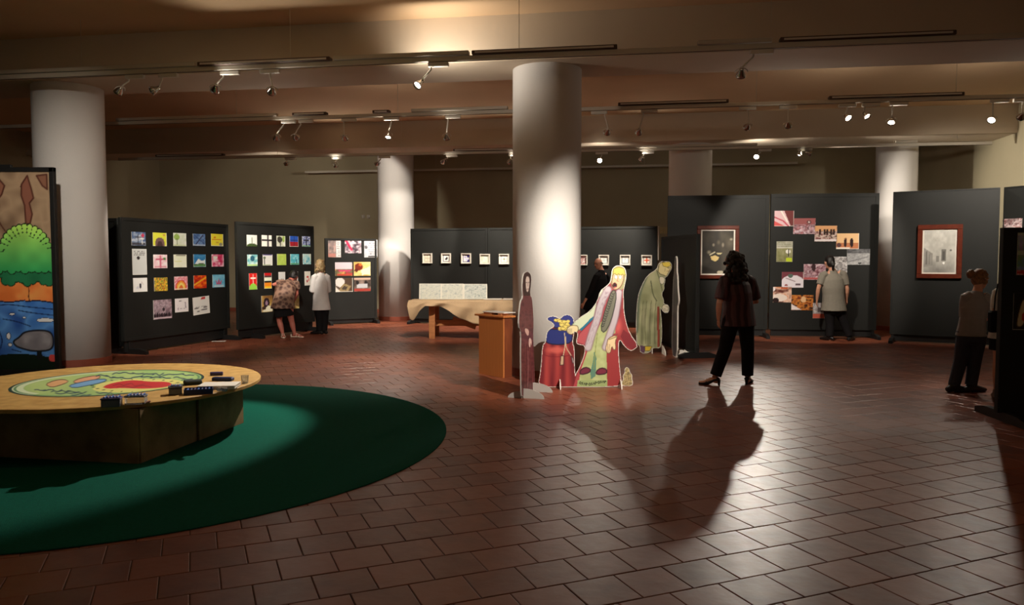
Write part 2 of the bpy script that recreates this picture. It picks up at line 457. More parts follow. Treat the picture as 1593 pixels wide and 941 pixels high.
# ------------------------------------------------------------------ lighting tracks and spotlights
M_SCREEN = M_CHROME
TRK = {1: (9.40, -.155, 4.00), 2: (12.80, -.156, 4.00), 3: (17.0, -.13, 3.93), 4: (21.6, -.156, 4.12), 0: (4.9, -.155, 4.00)}
def trackpt(k, px, py):           # where the ray of a pixel meets the vertical plane of track k
    Y0, s, z = TRK[k]; n = Vector((-s, 1, 0)).normalized()
    return onplane(px, py, Vector((0, Y0, 0)), n)
def track(k, x0, x1, dark, label, dark2=()):
    Y0, s, z = TRK[k]; ang = math.atan(s); L = 1 / math.cos(ang)
    t = thing('lighting_track', label, 'track', (x0, Y0 + s * x0, z), ang)
    ln = (x1 - x0) * L
    def lx(px):
        p = trackpt(k, px, 100); return (p.x - x0) * L
    mb = MB(); mb.box((ln / 2, 0, 0), (ln, .055, .06), ch=.006); mb.build('rail', M_RAIL, t)
    mb = MB(); mb.box((ln / 2, 0, -.031), (ln, .02, .006)); mb.build('rail_slot', M_DARKRAIL, t)
    xx = 1.0
    while xx < ln:
        m2 = MB(); m2.tube([(xx, 0, .02), (xx, 0, HC - z)], .003, seg=6, cap=0); m2.build('hanger', M_RAIL, t); xx += 2.9
    for (a, b) in dark:
        a, b = lx(a), lx(b); m2 = MB()
        m2.box(((a + b) / 2, 0, .055), (b - a, .11, .05), ch=.006); m2.box(((a + b) / 2, -.058, .055), (b - a - .08, .004, .022), mi=1)
        m2.build('gear_tray', [M_DARKRAIL, M_WHITE], t)
    for (a, b) in dark2:
        a, b = lx(a), lx(b); m2 = MB(); m2.box(((a + b) / 2, 0, .06), (b - a, .1, .05), ch=.006); m2.build('gear_cover', M_RAIL, t)
    return t
track(1, -9.5, 7.0, [(310, 515), (735, 960), (1212, 1484)], 'white lighting track hanging nearest the camera', [(0, 305), (520, 730), (1085, 1200)])
track(2, -11.5, 8.9, [(455, 508), (580, 606), (962, 1134), (1290, 1500)], 'white lighting track in the second row, behind the nearest one', [(180, 430), (640, 790)])
track(3, -9.2, 9.7, [(240, 346), (705, 800)], 'white lighting track in the third row, before the far beam', [(900, 1180), (1395, 1430)])
track(4, -6, 7.5, [], 'thin pale lighting track farthest back, by the rear wall')
track(0, -7.5, 6, [], 'white lighting track overhead, nearer than the picture shows')

def spot(k, bpx, bpy_, hpx, hpy, aim, label, power=0, cone=44, blend=.35, onscreen=True, head=None, block=.26, col=None, twin=False, bw=1, r=.045, leak=.04):
    """a track spotlight: adapter block on the rail at pixel (bpx,bpy_), lamp head at pixel (hpx,hpy), shining at the point aim"""
    Y0, s, z = TRK[k]; ang = math.atan(s)
    if onscreen: hp = trackpt(k, hpx, hpy); bp = trackpt(k, bpx, bpy_)
    else: hp = Vector(head); bp = Vector(head)
    hp.y -= .0
    rp = Vector((bp.x, Y0 + s * bp.x, z - .035))
    t = thing('track_spotlight', label, 'spotlight', rp, ang, 'track spotlights')
    mb = MB(); mb.box((0, 0, -.028), (block, .05, .05), ch=.006); mb.build('adapter', M_WHITE, t)
    H = local(t, hp); A = local(t, aim); d = (A - H).normalized()
    sgn = -1 if H.x < 0 else 1
    top = Vector((sgn * block * .35 if abs(H.x) > .06 else 0, 0, -.05)); 
    back = H - d * .06
    mb = MB(); mb.tube([top, top + Vector((0, 0, -.03)), back * .75 + top * .25 + Vector((0, 0, .0)), back], [.012, .011, .010, .012], seg=8); mb.build('arm', M_WHITE, t, smooth=True)
    sd = d.cross(Vector((0, 0, 1)));
    if sd.length < .1: sd = Vector((1, 0, 0))
    sd.normalize(); up = sd.cross(d).normalized()
    mb = MB(); pts = [back + sd * (.07 * math.cos(q)) - d * 0 + (-d) * (.06 * math.sin(q)) + d * .055 for q in np.linspace(0, PI, 9)]
    mb.tube(pts, .006, seg=6); mb.build('yoke', M_WHITE, t, smooth=True)
    rot = Matrix((sd, up, d)).transposed()
    if rot.determinant() < 0: rot = Matrix((-sd, up, d)).transposed()
    mb = MB(); mb.lathe([(.0, -.062), (.022, -.062), (.026, -.03), (.05, .02), (.058, .05), (.053, .05), (.045, .02), (.02, -.01), (0, -.012)], c=H, rot=rot, seg=20)
    mb.build('lamp_head', M_CHROME if power == 0 or bw else M_WHITE, t, smooth=True)
    mb = MB(); mb.ell(H + d * .022, (.034, .034, .016), rot=rot, seg=14, rg=7); mb.build('bulb', M_BULB if power else M_BULBOFF, t, smooth=True)
    if power:
        pl = bpy.data.lights.new('leak_fill', 'SPOT'); pl.spot_size = math.radians(150); pl.spot_blend = 1.0; pl.energy = power * LIGHT_SCALE * leak; pl.color = WARM; pl.shadow_soft_size = .05  # added back-facing fill spot, brightens the ceiling like reflector spill
        po = bpy.data.objects.new('leak_fill', pl); C.objects.link(po); po.parent = t; po.location = H - d * .08; po.rotation_euler = d.to_track_quat('Z', 'Y').to_euler()
        li = bpy.data.lights.new('spot_beam', 'SPOT'); li.energy = power * LIGHT_SCALE; li.color = col or WARM
        li.spot_size = math.radians(cone); li.spot_blend = blend; li.shadow_soft_size = r
        lo = bpy.data.objects.new('spot_beam', li); C.objects.link(lo); lo.parent = t
        lo.location = H + d * .05; lo.rotation_euler = (-d).to_track_quat('Z', 'Y').to_euler()
    return t
FX = []
# nearest track
spot(1, 210, 120, 186, 140, (-8.5, 12, .8), 'unlit spotlight tilted left on the nearest track, leftmost', 0)
spot(1, 262, 116, 241, 139, (-8, 7, 1.0), 'clustered spotlight beside the leftmost one on the nearest track', 0)
spot(1, 358, 114, 335, 137, (-6.0, 13.6, 1.35), 'side-on lit spotlight facing left above the first picture panel', 300, 42)
spot(1, 420, 112, 423, 140, (-5.3, 14.6, 1.35), 'lit spotlight tilted right, fourth along the nearest track', 170, 42)
spot(1, 682, 102, 652, 130, (-3.5, 6.9, .45), 'brightest starburst spotlight on the nearest track, left of the middle column', 540, 44, leak=.08)
spot(1, 1185, 80, 1153, 113, (3.4, 13.5, 0), 'unlit spotlight hanging alone right of the middle column', 0)
# second track
spot(2, 449, 191, 430, 213, (-5.1, 16.3, 1.5), 'bright white spotlight above the second picture panel', 340, 38)
spot(2, 476, 189, 460, 212, (-4, 18, 1.6), 'dim spotlight just right of the bright one above the second panel', 120, 36)
spot(2, 543, 188, 536, 213, (-3, 18, 1), 'dark unlit spotlight alone left of the far round column', 0)
spot(2, 609, 186, 604, 211, (-2.2, 11.3, 0), 'glowing round spotlight in the second row above the far column', 230, 62, .8)
spot(2, 705, 185, 695, 212, (-1.2, 15.7, .8), 'chrome spotlight in the second row left of the middle column', 330, 50, .8, r=.1, leak=.02)
spot(2, 932, 179, 945, 204, (1, 18, 1), 'unlit chrome spotlight just right of the middle column', 0)
spot(2, 1010, 178, 994, 204, (2, 18, 1), 'small unlit chrome spotlight second from the middle column', 0)
spot(2, 1163, 170, 1163, 196, (3.1, 15.7, 1.5), 'chrome ring spotlight seen from behind over the framed dark painting', 90, 46, r=.1)
spot(2, 1226, 170, 1226, 193, (5.8, 15.5, 1.7), 'chrome spotlight seen from behind over the photo cluster', 360, 56, r=.1)
spot(2, 1318, 162, 1318, 182, (6.4, 7.4, 0), 'left lamp of the bright pair in the second row', 35, 50, leak=.12)
spot(2, 1355, 161, 1347, 179, (7.0, 8.5, 0), 'right lamp of the bright pair in the second row', 45, 50, leak=.12)
spot(2, 1398, 165, 1387, 188, (4.3, 9.6, 0), 'bright spotlight hanging just right of the bright pair', 30, 46, leak=.15)
spot(2, 1555, 162, 1543, 185, (4.2, 8.3, .6), 'bright starry spotlight before the yellowish wall at far right', 50, 46, leak=.25)
spot(2, 1591, 158, 1589, 180, (8.6, 14.6, 2.2), 'chrome spotlight at the right edge aimed at the framed print', 300, 74, .8, r=.08)
# third track
spot(3, 524, 243, 522, 256, (-3.9, 18.9, 1.5), 'small lit spotlight above the photo panel, third row', 240, 62)
spot(3, 598, 241, 587, 254, (-4.9, 22.8, 2.3), 'spotlight before the top of the far column', 110, 66, .3)
spot(3, 452, 242, 446, 254, (-8.2, 23.5, 2.6), 'added spotlight washing the rear wall, leftmost in the third row', 75, 76, .5)  # extra lamp added to brighten the left part of the rear wall
spot(3, 703, 239, 690, 251, (-3.1, 20.3, 1.4), 'small spotlight facing left over the frame row, third row', 170, 60)
spot(3, 800, 238, 793, 251, (-1.3, 18.7, 1.1), 'half-hidden spotlight behind the left edge of the middle column', 420, 80, .8, leak=.012)
spot(3, 936, 235, 933, 249, (.6, 7.6, 0), 'glowing round spotlight right of the middle column, third row', 45, 40, leak=.3)
spot(3, 1008, 234, 998, 247, (1.7, 18.0, 1.3), 'spotlight with a triangular arm left of the pale far column', 400, 80, .8, leak=.012)
spot(3, 1190, 232, 1177, 243, (2.2, 8.6, 0), 'glowing spotlight behind the standing woman, third row', 290, 28, .8, r=.05, leak=.05)
spot(3, 1251, 231, 1244, 239, (5.0, 15.9, .8), 'left lamp of the small twin fitting in the third row', 60, 70)
spot(3, 1253, 231, 1258, 238, (10.1, 15.6, 2.4), 'right lamp of the small twin fitting in the third row', 240, 80, .8, leak=.01)
# the row overhead, outside the picture, that lights the near side of column and cutouts
spot(0, 0, 0, 0, 0, (.5, 9.75, .75), 'spotlight overhead aimed at the middle column and cutouts', 1150, 40, 1.0, leak=.05, onscreen=False, head=(2.6, 4.49, 3.8))
spot(0, 0, 0, 0, 0, (-6.3, 11, 1.9), 'spotlight overhead aimed at the left column and painting', 400, 44, 1.0, leak=.15, onscreen=False, head=(-3.6, 5.45, 3.8))

spot(0, 0, 0, 0, 0, (2.5, 12.9, .9), 'spotlight overhead aimed at the green-robed cutout', 1000, 24, .8, leak=.03, onscreen=False, head=(-.8, 5.0, 3.8))
# ------------------------------------------------------------------ exhibition panels
class Panel: pass
def panel(Lw, Rw, h, z0, label, feet=(.05, .95), footlen=.75, thick=.06, split=(), footz=.09, name='exhibition_panel', rim=.05):
    Lw = Vector(Lw); Rw = Vector(Rw); Lw.z = Rw.z = 0; d = Rw - Lw; wd = d.length; ang = math.atan2(d.y, d.x)
    p = Panel(); p.L = Lw; p.ang = ang; p.w = wd; p.h = h; p.dir = d.normalized(); p.n = Vector((p.dir.y, -p.dir.x, 0))
    t = thing(name, label, 'panel', Lw, ang); p.root = t
    xs = [0] + [s * wd for s in split] + [wd]
    for a, b in zip(xs[:-1], xs[1:]):
        mb = MB(); mb.box(((a + b) / 2, thick / 2, (z0 + h) / 2), (b - a - .012, thick, h - z0), ch=.004); mb.build('board', M_BLACK, t)
        mb = MB()
        mb.box(((a + b) / 2, -.006, h - rim / 2), (b - a - .014, .012, rim)); mb.box((a + rim / 2 + .006, -.006, (z0 + h) / 2), (rim, .012, h - z0 - 2 * rim)); mb.box((b - rim / 2 - .006, -.006, (z0 + h) / 2), (rim, .012, h - z0 - 2 * rim)); mb.box(((a + b) / 2, -.006, z0 + rim / 2), (b - a - .014, .012, rim))
        mb.build('panel_frame', M_BLACK, t)
    mb = MB(); mb.box((wd / 2, thick / 2 + .01, (.03 + z0 + .02) / 2), (wd - .1, thick - .03, max(.02, z0 - .01))); mb.build('kick_shade_strip', M_BLACKD, t)  # black kick strip that also paints the shadow gap under the boards
    for s in feet:
        x = s * wd; mb = MB()
        mb.prism([(-footlen / 2, 0), (footlen / 2, 0), (footlen / 2, footz * .6), (footlen * .32, footz), (-footlen * .32, footz), (-footlen / 2, footz * .6)], -.035, .035)
        mb2 = MB(); mb2.v = [(x - v[1], thick / 2 + v[0], v[2]) for v in mb.v]; mb2.f = mb.f; mb2.mi = mb.mi
        mb2.box((x, thick / 2, (footz * .5 + z0 + .1) / 2), (.05, .05, z0 + .1 - footz * .5))
        mb2.build('foot', M_BLACKD, t)
    return p
PA = panel(fl(193, 552), fl(358, 527), 2.27, .22, 'black panel with nineteen children\'s drawings, standing nearest at left')
PA2 = None
PB = panel(fl(371, 529), fl(490, 514), 2.32, .2, 'black panel behind the bending woman, covered with drawings', feet=(.18, .95), footlen=.6)
PC = panel(fl(507, 505.5), fl(587, 502), 2.1, .12, 'smaller black panel with seven photographs beside the far column', footlen=.6)
PD = panel((-2.52, 19.2, 0), (3.34, 17.75, 0), 2.35, .12, 'long low black panel with a row of small frames', split=(.33, .66), feet=(0.01, .33, .66, .99))
for i_ in range(1):
    mb = MB(); mb.box((PD.w + .02, -.01, 1.96), (.025, .02, .78)); mb.build('edge_strip', M_WHITE, PD.root)
    for q_ in range(5):
        mb = MB(); mb.box((PD.w + .07 + q_ * .045, -.01, 2.25), (.03, .02, .15)); mb.build('fringe_strip', mat('cream_fringe', (190, 180, 130), .8), PD.root)
PE = panel((2.70, 13.95, 0), (2.93, 12.25, 0), 1.98, .07, 'dark panel turned nearly edge-on beside the green-robed cutout', feet=(.99,), footlen=.62)
PF = panel((3.18, 15.85, 0), (5.20, 15.65, 0), 2.88, .16, 'tall black panel carrying the framed dark painting', feet=(.97,), rim=.07)
PG = panel((5.22, 15.65, 0), (7.32, 15.45, 0), 2.9, .16, 'tall black panel with a curving trail of photographs', feet=(.97,), rim=.07)
PH = panel((7.24, 14.75, 0), (8.72, 13.85, 0), 2.86, .15, 'tall black panel carrying the framed misty grey print', feet=(.03, .97), rim=.02)
PI_ = panel((8.76, 13.82, 0), (9.30, 12.6, 0), 2.86, .15, 'tall black panel at the right edge, behind the nearest panel', feet=(.5,), rim=.02)
PJ = panel((4.70, 7.42, 0), (6.0, 7.30, 0), 1.87, .08, 'nearest black panel, cut off by the right edge of the photo', feet=(.06, .9), footlen=.95, rim=.02)
# rear side of the first panel's neighbour seen at its left
PA3 = panel(Vector((-7.0, 13.15, 0)), Vector((-6.62, 13.0, 0)), 2.27, .1, 'narrow black panel end beside the left column', feet=())

def picture(P, box, label, ops, cat='picture', name='child_drawing', group=None, n=22, thick=.006, tilt=0, off=0.0):
    x0, y0, x1, y1 = box; O = P.L - P.n * (-off - .0)
    pl = P.L + P.n * off
    a = onplane(x0, (y0 + y1) / 2, pl, P.n); b = onplane(x1, (y0 + y1) / 2, pl, P.n)
    c = onplane((x0 + x1) / 2, y1, pl, P.n); d = onplane((x0 + x1) / 2, y0, pl, P.n)
    ua = (a - P.L).dot(P.dir); ub = (b - P.L).dot(P.dir)
    wd = ub - ua; ht = d.z - c.z
    fn = ops if callable(ops) else (lambda A: A.ops(ops))
    o = sheet(name, wd, ht, n, fn, thick=thick)
    o.location = P.L + P.dir * ua + P.n * (off + .0005) + Vector((0, 0, c.z)); o.rotation_euler = (0, tilt, P.ang)
    return tag(o, label, cat, group), wd, ht

W_, K_, Y_, GR, BL, RD, PK, OR = (240, 238, 228), (40, 34, 36), (232, 214, 60), (110, 160, 60), (50, 90, 160), (190, 40, 40), (214, 120, 140), (226, 130, 30)
SK, LB, LG, BR, DB = (120, 180, 215), (150, 200, 220), (180, 205, 110), (120, 80, 50), (40, 60, 110)
def bx(b, s, ox, oy): return (ox + b[0] * s, oy + b[1] * s, ox + b[2] * s, oy + b[3] * s)
GA = 'drawings on the nearest panel at left'
cross = lambda c, x=.5, y=.1, h=.8, w=.03, arm=.5, ay=.35: [('l', [(x, y), (x, y + h)], w, c), ('l', [(x - arm / 2, ay), (x + arm / 2, ay)], w, c)]
A_PICS = [
 ((135, 160, 220, 243), 'blue drawing with black crosses and a red shape, top left of its panel', [('n', 5, [(70, 90, 130), (110, 130, 160), (200, 205, 215)], 1), ('e', .8, .25, .12, .14, (190, 60, 90)), ('r', 0, .8, 1, 1, (70, 70, 80))] + cross(K_, .45, .2, .7, .04, .35, .4) + cross(W_, .75, .4, .5, .03, .2, .5)),
 ((265, 165, 348, 246), 'yellow-green drawing of a grey cave under a red sky mark, top row', [('r', 0, 0, 1, 1, (220, 222, 70)), ('e', .5, .85, .36, .5, (120, 92, 90)), ('e', .5, .95, .2, .35, (70, 50, 50)), ('e', .8, .15, .1, .07, (200, 150, 80))]),
 ((390, 167, 468, 246), 'pale drawing with a small green tree, top row middle', [('n', 4, [(205, 214, 190), (228, 230, 225)], 2), ('e', .25, .3, .22, .24, (150, 180, 90)), ('l', [(.25, .4), (.27, .95)], .03, (100, 110, 60)), ('r', 0, .9, 1, 1, (190, 200, 150))]),
 ((510, 172, 584, 245), 'dark blue drawing with crossed diagonal rays, top row', [('n', 6, [(60, 90, 140), (120, 150, 190)], 3), ('l', [(.1, .1), (.9, .8)], .04, DB), ('l', [(.8, .1), (.2, .9)], .05, (50, 50, 80)), ('r', 0, .92, 1, 1, (190, 200, 210))]),
 ((620, 172, 693, 246), 'bright yellow drawing with orange figures, top right of its panel', [('r', 0, 0, 1, 1, (240, 226, 60)), ('l', [(.1, .45), (.8, .45)], .04, OR), ('e', .3, .3, .1, .1, OR), ('e', .8, .85, .15, .12, (150, 150, 130)), ('e', .5, .7, .15, .06, (220, 180, 60))]),
 ((140, 263, 227, 421), 'tall white printed text sheet at the left of its panel', [('r', 0, 0, 1, 1, (205, 208, 206)), ('t', .12, .1, .88, .24, 3, K_), ('e', .42, .35, .12, .06, K_), ('t', .12, .48, .88, .95, 8, (90, 90, 95))]),
 ((268, 298, 352, 381), 'white drawing with a large pink cross, second row', [('n', 8, [(235, 190, 200), (248, 240, 240)], 4)] + cross((205, 90, 120), .5, .1, .85, .06, .6, .35) + [('e', .8, .3, .1, .1, (90, 140, 80)), ('l', [(.1, .9), (.9, .9)], .04, PK)]),
 ((392, 298, 470, 376), 'almost blank pale yellow drawing, second row middle', [('n', 5, [(230, 235, 205), (240, 240, 225)], 5), ('l', [(.2, .05), (.9, .05)], .03, (90, 80, 60)), ('l', [(.05, .5), (.6, .55)], .04, (220, 220, 150))]),
 ((513, 297, 587, 373), 'blue drawing of a white boat and green waves, second row', [('r', 0, 0, 1, 1, (40, 120, 180)), ('n', 6, [(40, 110, 170), (120, 180, 210)], 6, .5), ('p', [(.1, .75), (.4, .35), (.6, .5), (.95, .45), (.9, .8)], (225, 235, 235)), ('r', 0, .78, 1, 1, (90, 140, 80)), ('l', [(.05, .8), (.9, .7)], .03, K_)]),
 ((624, 297, 697, 371), 'white drawing with crimson and pink blots, second row right', [('n', 5, [(250, 240, 240), (235, 150, 175), (205, 40, 90)], 7), ('e', .3, .25, .2, .1, W_), ('l', [(.4, .6), (.8, .6)], .05, (200, 30, 80))]),
 ((145, 440, 230, 525), 'white drawing with one small dark figure, third row left', [('r', 0, 0, 1, 1, (240, 240, 238)), ('e', .5, .58, .09, .18, (50, 45, 60)), ('l', [(.6, .3), (.75, .5)], .02, (160, 120, 120)), ('e', .3, .7, .1, .1, (215, 215, 225))]),
 ((273, 438, 354, 520), 'busy red and yellow dotted drawing, third row', [('r', 0, 0, 1, 1, (235, 205, 60)), ('n', 14, [(200, 40, 30), (240, 210, 60), (70, 100, 60), (250, 170, 40), (235, 215, 80)], 8)]),
 ((396, 431, 476, 512), 'drawing of an orange rainbow on speckled white, third row', [('n', 14, [(250, 225, 225), (220, 90, 110)], 9), ('e', .5, .85, .42, .6, (225, 70, 70)), ('e', .5, .85, .36, .5, (240, 160, 60)), ('e', .5, .87, .26, .38, (245, 215, 120)), ('e', .5, .9, .16, .24, (220, 110, 50)), ('r', 0, .9, 1, 1, (240, 230, 210))]),
 ((514, 425, 591, 503), 'fiery red drawing with a yellow diagonal beam, third row', [('n', 5, [(170, 30, 20), (230, 80, 20), (240, 140, 30)], 10), ('l', [(.0, .75), (1, .15)], .07, (235, 180, 40)), ('r', 0, .9, 1, 1, (190, 50, 20))]),
 ((629, 420, 703, 497), 'light blue drawing with a pink boat shape, third row right', [('n', 5, [(90, 175, 215), (140, 205, 230)], 11), ('p', [(.25, .4), (.4, .65), (.5, .3), (.6, .65), (.75, .4), (.7, .8), (.3, .8)], (190, 90, 130)), ('r', .1, .85, .9, .95, (200, 220, 230))]),
 ((268, 573, 380, 690), 'photograph of a crowd of dark silhouettes in a purple hall', [('n', 4, [(120, 95, 105), (220, 205, 215), (170, 140, 150)], 12), ('r', 0, .75, 1, 1, (60, 40, 50)), ('n', 12, [(40, 28, 36), (170, 140, 150), (60, 40, 50)], 13, .5)] + [('e', x, .8, .045, .14, (28, 20, 26)) for x in (.08, .2, .32, .45, .6, .72, .85)] + [('e', .55, .5, .06, .1, (40, 30, 36)), ('r', 0, .94, 1, 1, (220, 200, 210))]),
 ((400, 565, 481, 648), 'white drawing with a few pencil strokes, bottom row middle', [('r', 0, 0, 1, 1, (236, 230, 232)), ('l', [(.3, .2), (.55, .22)], .03, K_), ('l', [(.75, .3), (.8, .7)], .03, (90, 70, 90)), ('l', [(.2, .5), (.22, .8)], .02, (150, 110, 140)), ('t', .15, .75, .8, .9, 2, (140, 130, 140))]),
 ((512, 558, 612, 665), 'tilted white letter with a red seal, bottom row right', [('r', 0, 0, 1, 1, (226, 226, 222)), ('e', .62, .1, .13, .07, RD), ('l', [(.1, .62), (.5, .66), (.9, .6)], .02, K_), ('l', [(.25, .8), (.8, .74)], .03, K_), ('t', .1, .4, .8, .55, 2, (150, 150, 150))]),
]
for (b, lab, ops) in A_PICS:
    picture(PA, bx(b, .255, 170, 320), lab, ops, group=GA, tilt=(-.05 if 'tilted' in lab else 0))
GB = 'drawings on the panel behind the bending woman'
bigx = [('r', 0, 0, 1, 1, W_), ('l', [(.62, .0), (.62, 1)], .09, (45, 40, 45)), ('l', [(0, .45), (1, .45)], .1, (45, 40, 45))]
B_PICS = [
 ((93, 178, 155, 248), 'pale drawing of a green hill with a spire, top left of second panel', [('r', 0, 0, 1, 1, (215, 218, 212)), ('e', .5, 1.05, .6, .32, (60, 80, 40)), ('l', [(.5, .25), (.5, .8)], .05, (80, 95, 70))]),
 ((184, 180, 244, 248), 'white sheet with a thick black cross, top row of second panel', bigx),
 ((275, 184, 327, 248), 'green and black tree drawing, top row middle of second panel', [('n', 4, [(190, 200, 170), (230, 230, 220)], 21), ('e', .35, .35, .3, .3, (60, 60, 50)), ('e', .8, .3, .15, .3, (150, 180, 90)), ('l', [(.4, .3), (.42, .95)], .06, (60, 50, 60))]),
 ((355, 186, 407, 250), 'drawing half blue and half red with a dark cross', [('r', 0, 0, 1, .55, (35, 80, 170)), ('r', 0, .55, 1, 1, (150, 30, 40))] + cross((40, 30, 60), .5, .05, .9, .04, .8, .4)),
 ((431, 187, 480, 250), 'blue and white blocks with a dark cross, top right of second panel', [('n', 9, [(40, 60, 130), (220, 225, 235)], 22), ('r', 0, .85, 1, 1, (120, 170, 110))] + cross(K_, .5, .1, .8, .06, .6, .4)),
 ((96, 298, 158, 368), 'teal swirl drawing, second row left of second panel', [('n', 4, [(60, 150, 160), (210, 225, 220)], 23), ('e', .5, .35, .22, .25, (40, 90, 110)), ('r', 0, .88, 1, 1, LG)]),
 ((191, 297, 249, 364), 'white drawing with a dark bare tree, second row of second panel', [('r', 0, 0, 1, 1, (222, 224, 220)), ('r', 0, 0, 1, .1, (90, 80, 140)), ('l', [(.15, .3), (.17, .95)], .06, (50, 50, 50)), ('e', .16, .3, .12, .12, (90, 110, 80)), ('r', 0, .93, .8, 1, (120, 150, 70))]),
 ((278, 294, 333, 362), 'plain lime green sheet, second row middle of second panel', [('n', 4, [(176, 206, 84), (196, 218, 110)], 24)]),
 ((359, 295, 411, 359), 'turquoise blotchy drawing with a green foot, second row', [('n', 5, [(60, 160, 180), (150, 210, 215)], 25), ('r', 0, .88, 1, 1, (90, 150, 90)), ('l', [(.7, .5), (.7, .9)], .04, (50, 90, 120))]),
 ((435, 294, 484, 357), 'light turquoise drawing with a pale centre, second row right', [('n', 4, [(90, 170, 190), (180, 215, 215), (210, 215, 200)], 26)]),
 ((107, 412, 155, 511), 'tall red card with a white cross over a green hill', [('r', 0, 0, 1, .68, (205, 35, 30)), ('r', 0, .68, 1, 1, (180, 40, 30)), ('e', .5, .95, .5, .32, (140, 200, 70))] + cross(W_, .5, .1, .5, .05, .6, .3)),
 ((200, 410, 244, 505), 'tall card striped red, white, green and orange', [('r', 0, 0, 1, .18, (190, 30, 30)), ('r', 0, .18, 1, .3, (90, 60, 60)), ('r', 0, .3, 1, .5, (225, 235, 215)), ('r', 0, .5, 1, .62, (30, 30, 20)), ('r', 0, .62, 1, .85, (235, 140, 30)), ('r', 0, .85, 1, 1, (240, 200, 40))]),
 ((287, 404, 327, 490), 'white card half hidden above the bending woman\'s shoulder', [('r', 0, 0, 1, 1, (232, 232, 230)), ('t', .2, .5, .8, .9, 4, (120, 120, 120))]),
 ((367, 402, 405, 490), 'white card half hidden above the bending woman\'s head', [('r', 0, 0, 1, 1, (232, 232, 230)), ('e', .5, .6, .3, .2, (180, 160, 150))]),
 ((446, 400, 481, 486), 'tall white card with small red marks between the two women', [('r', 0, 0, 1, 1, (230, 226, 214)), ('e', .5, .4, .2, .07, (200, 60, 60)), ('e', .4, .7, .12, .1, (180, 50, 60)), ('e', .7, .6, .1, .12, (220, 120, 120))]),
 ((183, 548, 250, 648), 'photograph of dark figures on yellow, low left of second panel', [('n', 3, [(190, 160, 90), (120, 80, 40)], 31), ('e', .45, .45, .28, .32, (40, 24, 30)), ('e', .45, .45, .1, .15, (150, 120, 140)), ('p', [(0, .95), (.6, .6), (1, .7), (1, 1)], (220, 215, 190)), ('e', .2, .75, .2, .1, (60, 40, 30))]),
 ((365, 545, 412, 627), 'yellow-toned photograph showing beside the bending woman\'s arm', [('n', 3, [(210, 170, 60), (230, 215, 160), (240, 230, 200)], 32), ('p', [(.0, .3), (.5, .0), (.4, .6), (0, .9)], (200, 120, 30))]),
]
for (b, lab, ops) in B_PICS: picture(PB, bx(b, .255, 360, 320), lab, ops, group=GB)
GC = 'photographs on the small panel by the far column'
for (b, lab, ops) in [
 ((590, 205, 668, 315), 'photo sheet with a street scene and text, top left of the small panel', [('r', 0, 0, 1, 1, (215, 205, 205)), ('n', 6, [(90, 80, 80), (190, 150, 140)], 41, .8), ('r', .6, 0, 1, 1, (220, 214, 214)), ('t', .65, .1, .95, .9, 9, K_), ('r', 0, .8, .55, 1, (190, 130, 120))]),
 ((692, 206, 792, 290), 'photo with a diagonal red stripe over white papers', [('n', 8, [(240, 235, 238), (170, 150, 160), (60, 50, 60)], 42), ('l', [(.05, .05), (.4, .75)], .09, (200, 40, 80)), ('l', [(.2, .05), (.42, .55)], .04, (235, 180, 190))]),
 ((810, 207, 890, 315), 'photo sheet with a black round seal, top right of the small panel', [('r', 0, 0, 1, 1, (222, 222, 226)), ('e', .12, .42, .12, .1, K_), ('n', 9, [(225, 225, 230), (150, 150, 160)], 43, .5), ('r', .3, .9, 1, 1, (40, 40, 40)), ('t', .3, .2, .9, .8, 6, (110, 110, 120))]),
 ((632, 345, 738, 428), 'photo of a pale wall above a colourful stall table', [('r', 0, 0, 1, .5, (205, 195, 205)), ('n', 6, [(190, 60, 70), (90, 100, 70), (220, 150, 90)], 44, 1.0), ('r', 0, 0, 1, .48, (208, 198, 206)), ('r', .2, .55, .9, .7, (200, 70, 110)), ('r', .1, .85, 1, 1, (190, 70, 50))]),
 ((746, 343, 848, 427), 'yellow photo with red-brown round objects', [('n', 3, [(236, 222, 150), (210, 170, 90)], 45), ('e', .3, .35, .25, .25, (120, 40, 20)), ('e', .15, .6, .12, .12, (90, 30, 20)), ('e', .4, .2, .1, .1, (220, 110, 40)), ('p', [(.4, .6), (1, .3), (1, .9), (.5, .95)], (240, 235, 200))]),
 ((635, 441, 740, 525), 'photo of dark framed plates on a pale cloth', [('r', 0, 0, 1, 1, (80, 60, 45)), ('e', .25, .3, .28, .35, (225, 215, 210)), ('p', [(.1, .95), (.5, .4), (.9, .6), (.7, 1)], (150, 130, 90)), ('p', [(.3, .8), (.5, .55), (.7, .65), (.6, .9)], (70, 60, 50)), ('p', [(0, .6), (.3, 1), (0, 1)], (220, 210, 200))]),
 ((748, 439, 850, 523), 'photo of a grey machine on a red table', [('n', 4, [(60, 50, 45), (150, 130, 120)], 46), ('r', 0, .78, 1, 1, (170, 60, 50)), ('r', .15, .45, .8, .72, (190, 190, 195)), ('e', .2, .35, .1, .15, (30, 25, 25)), ('e', .7, .35, .1, .12, (30, 25, 25)), ('r', 0, 0, 1, .12, (200, 170, 150))]),
]: picture(PC, bx(b, .255, 360, 320), lab, ops, group=GC, name='photograph', cat='photograph')
GG = 'photographs trailing over the tall right-hand panel'
crowd = lambda s, base, hi, dk: [('n', 5, [base, hi, dk, base], s), ('n', 11, [dk, hi, base], s + 1, .5)]
MA = (150, 80, 90)
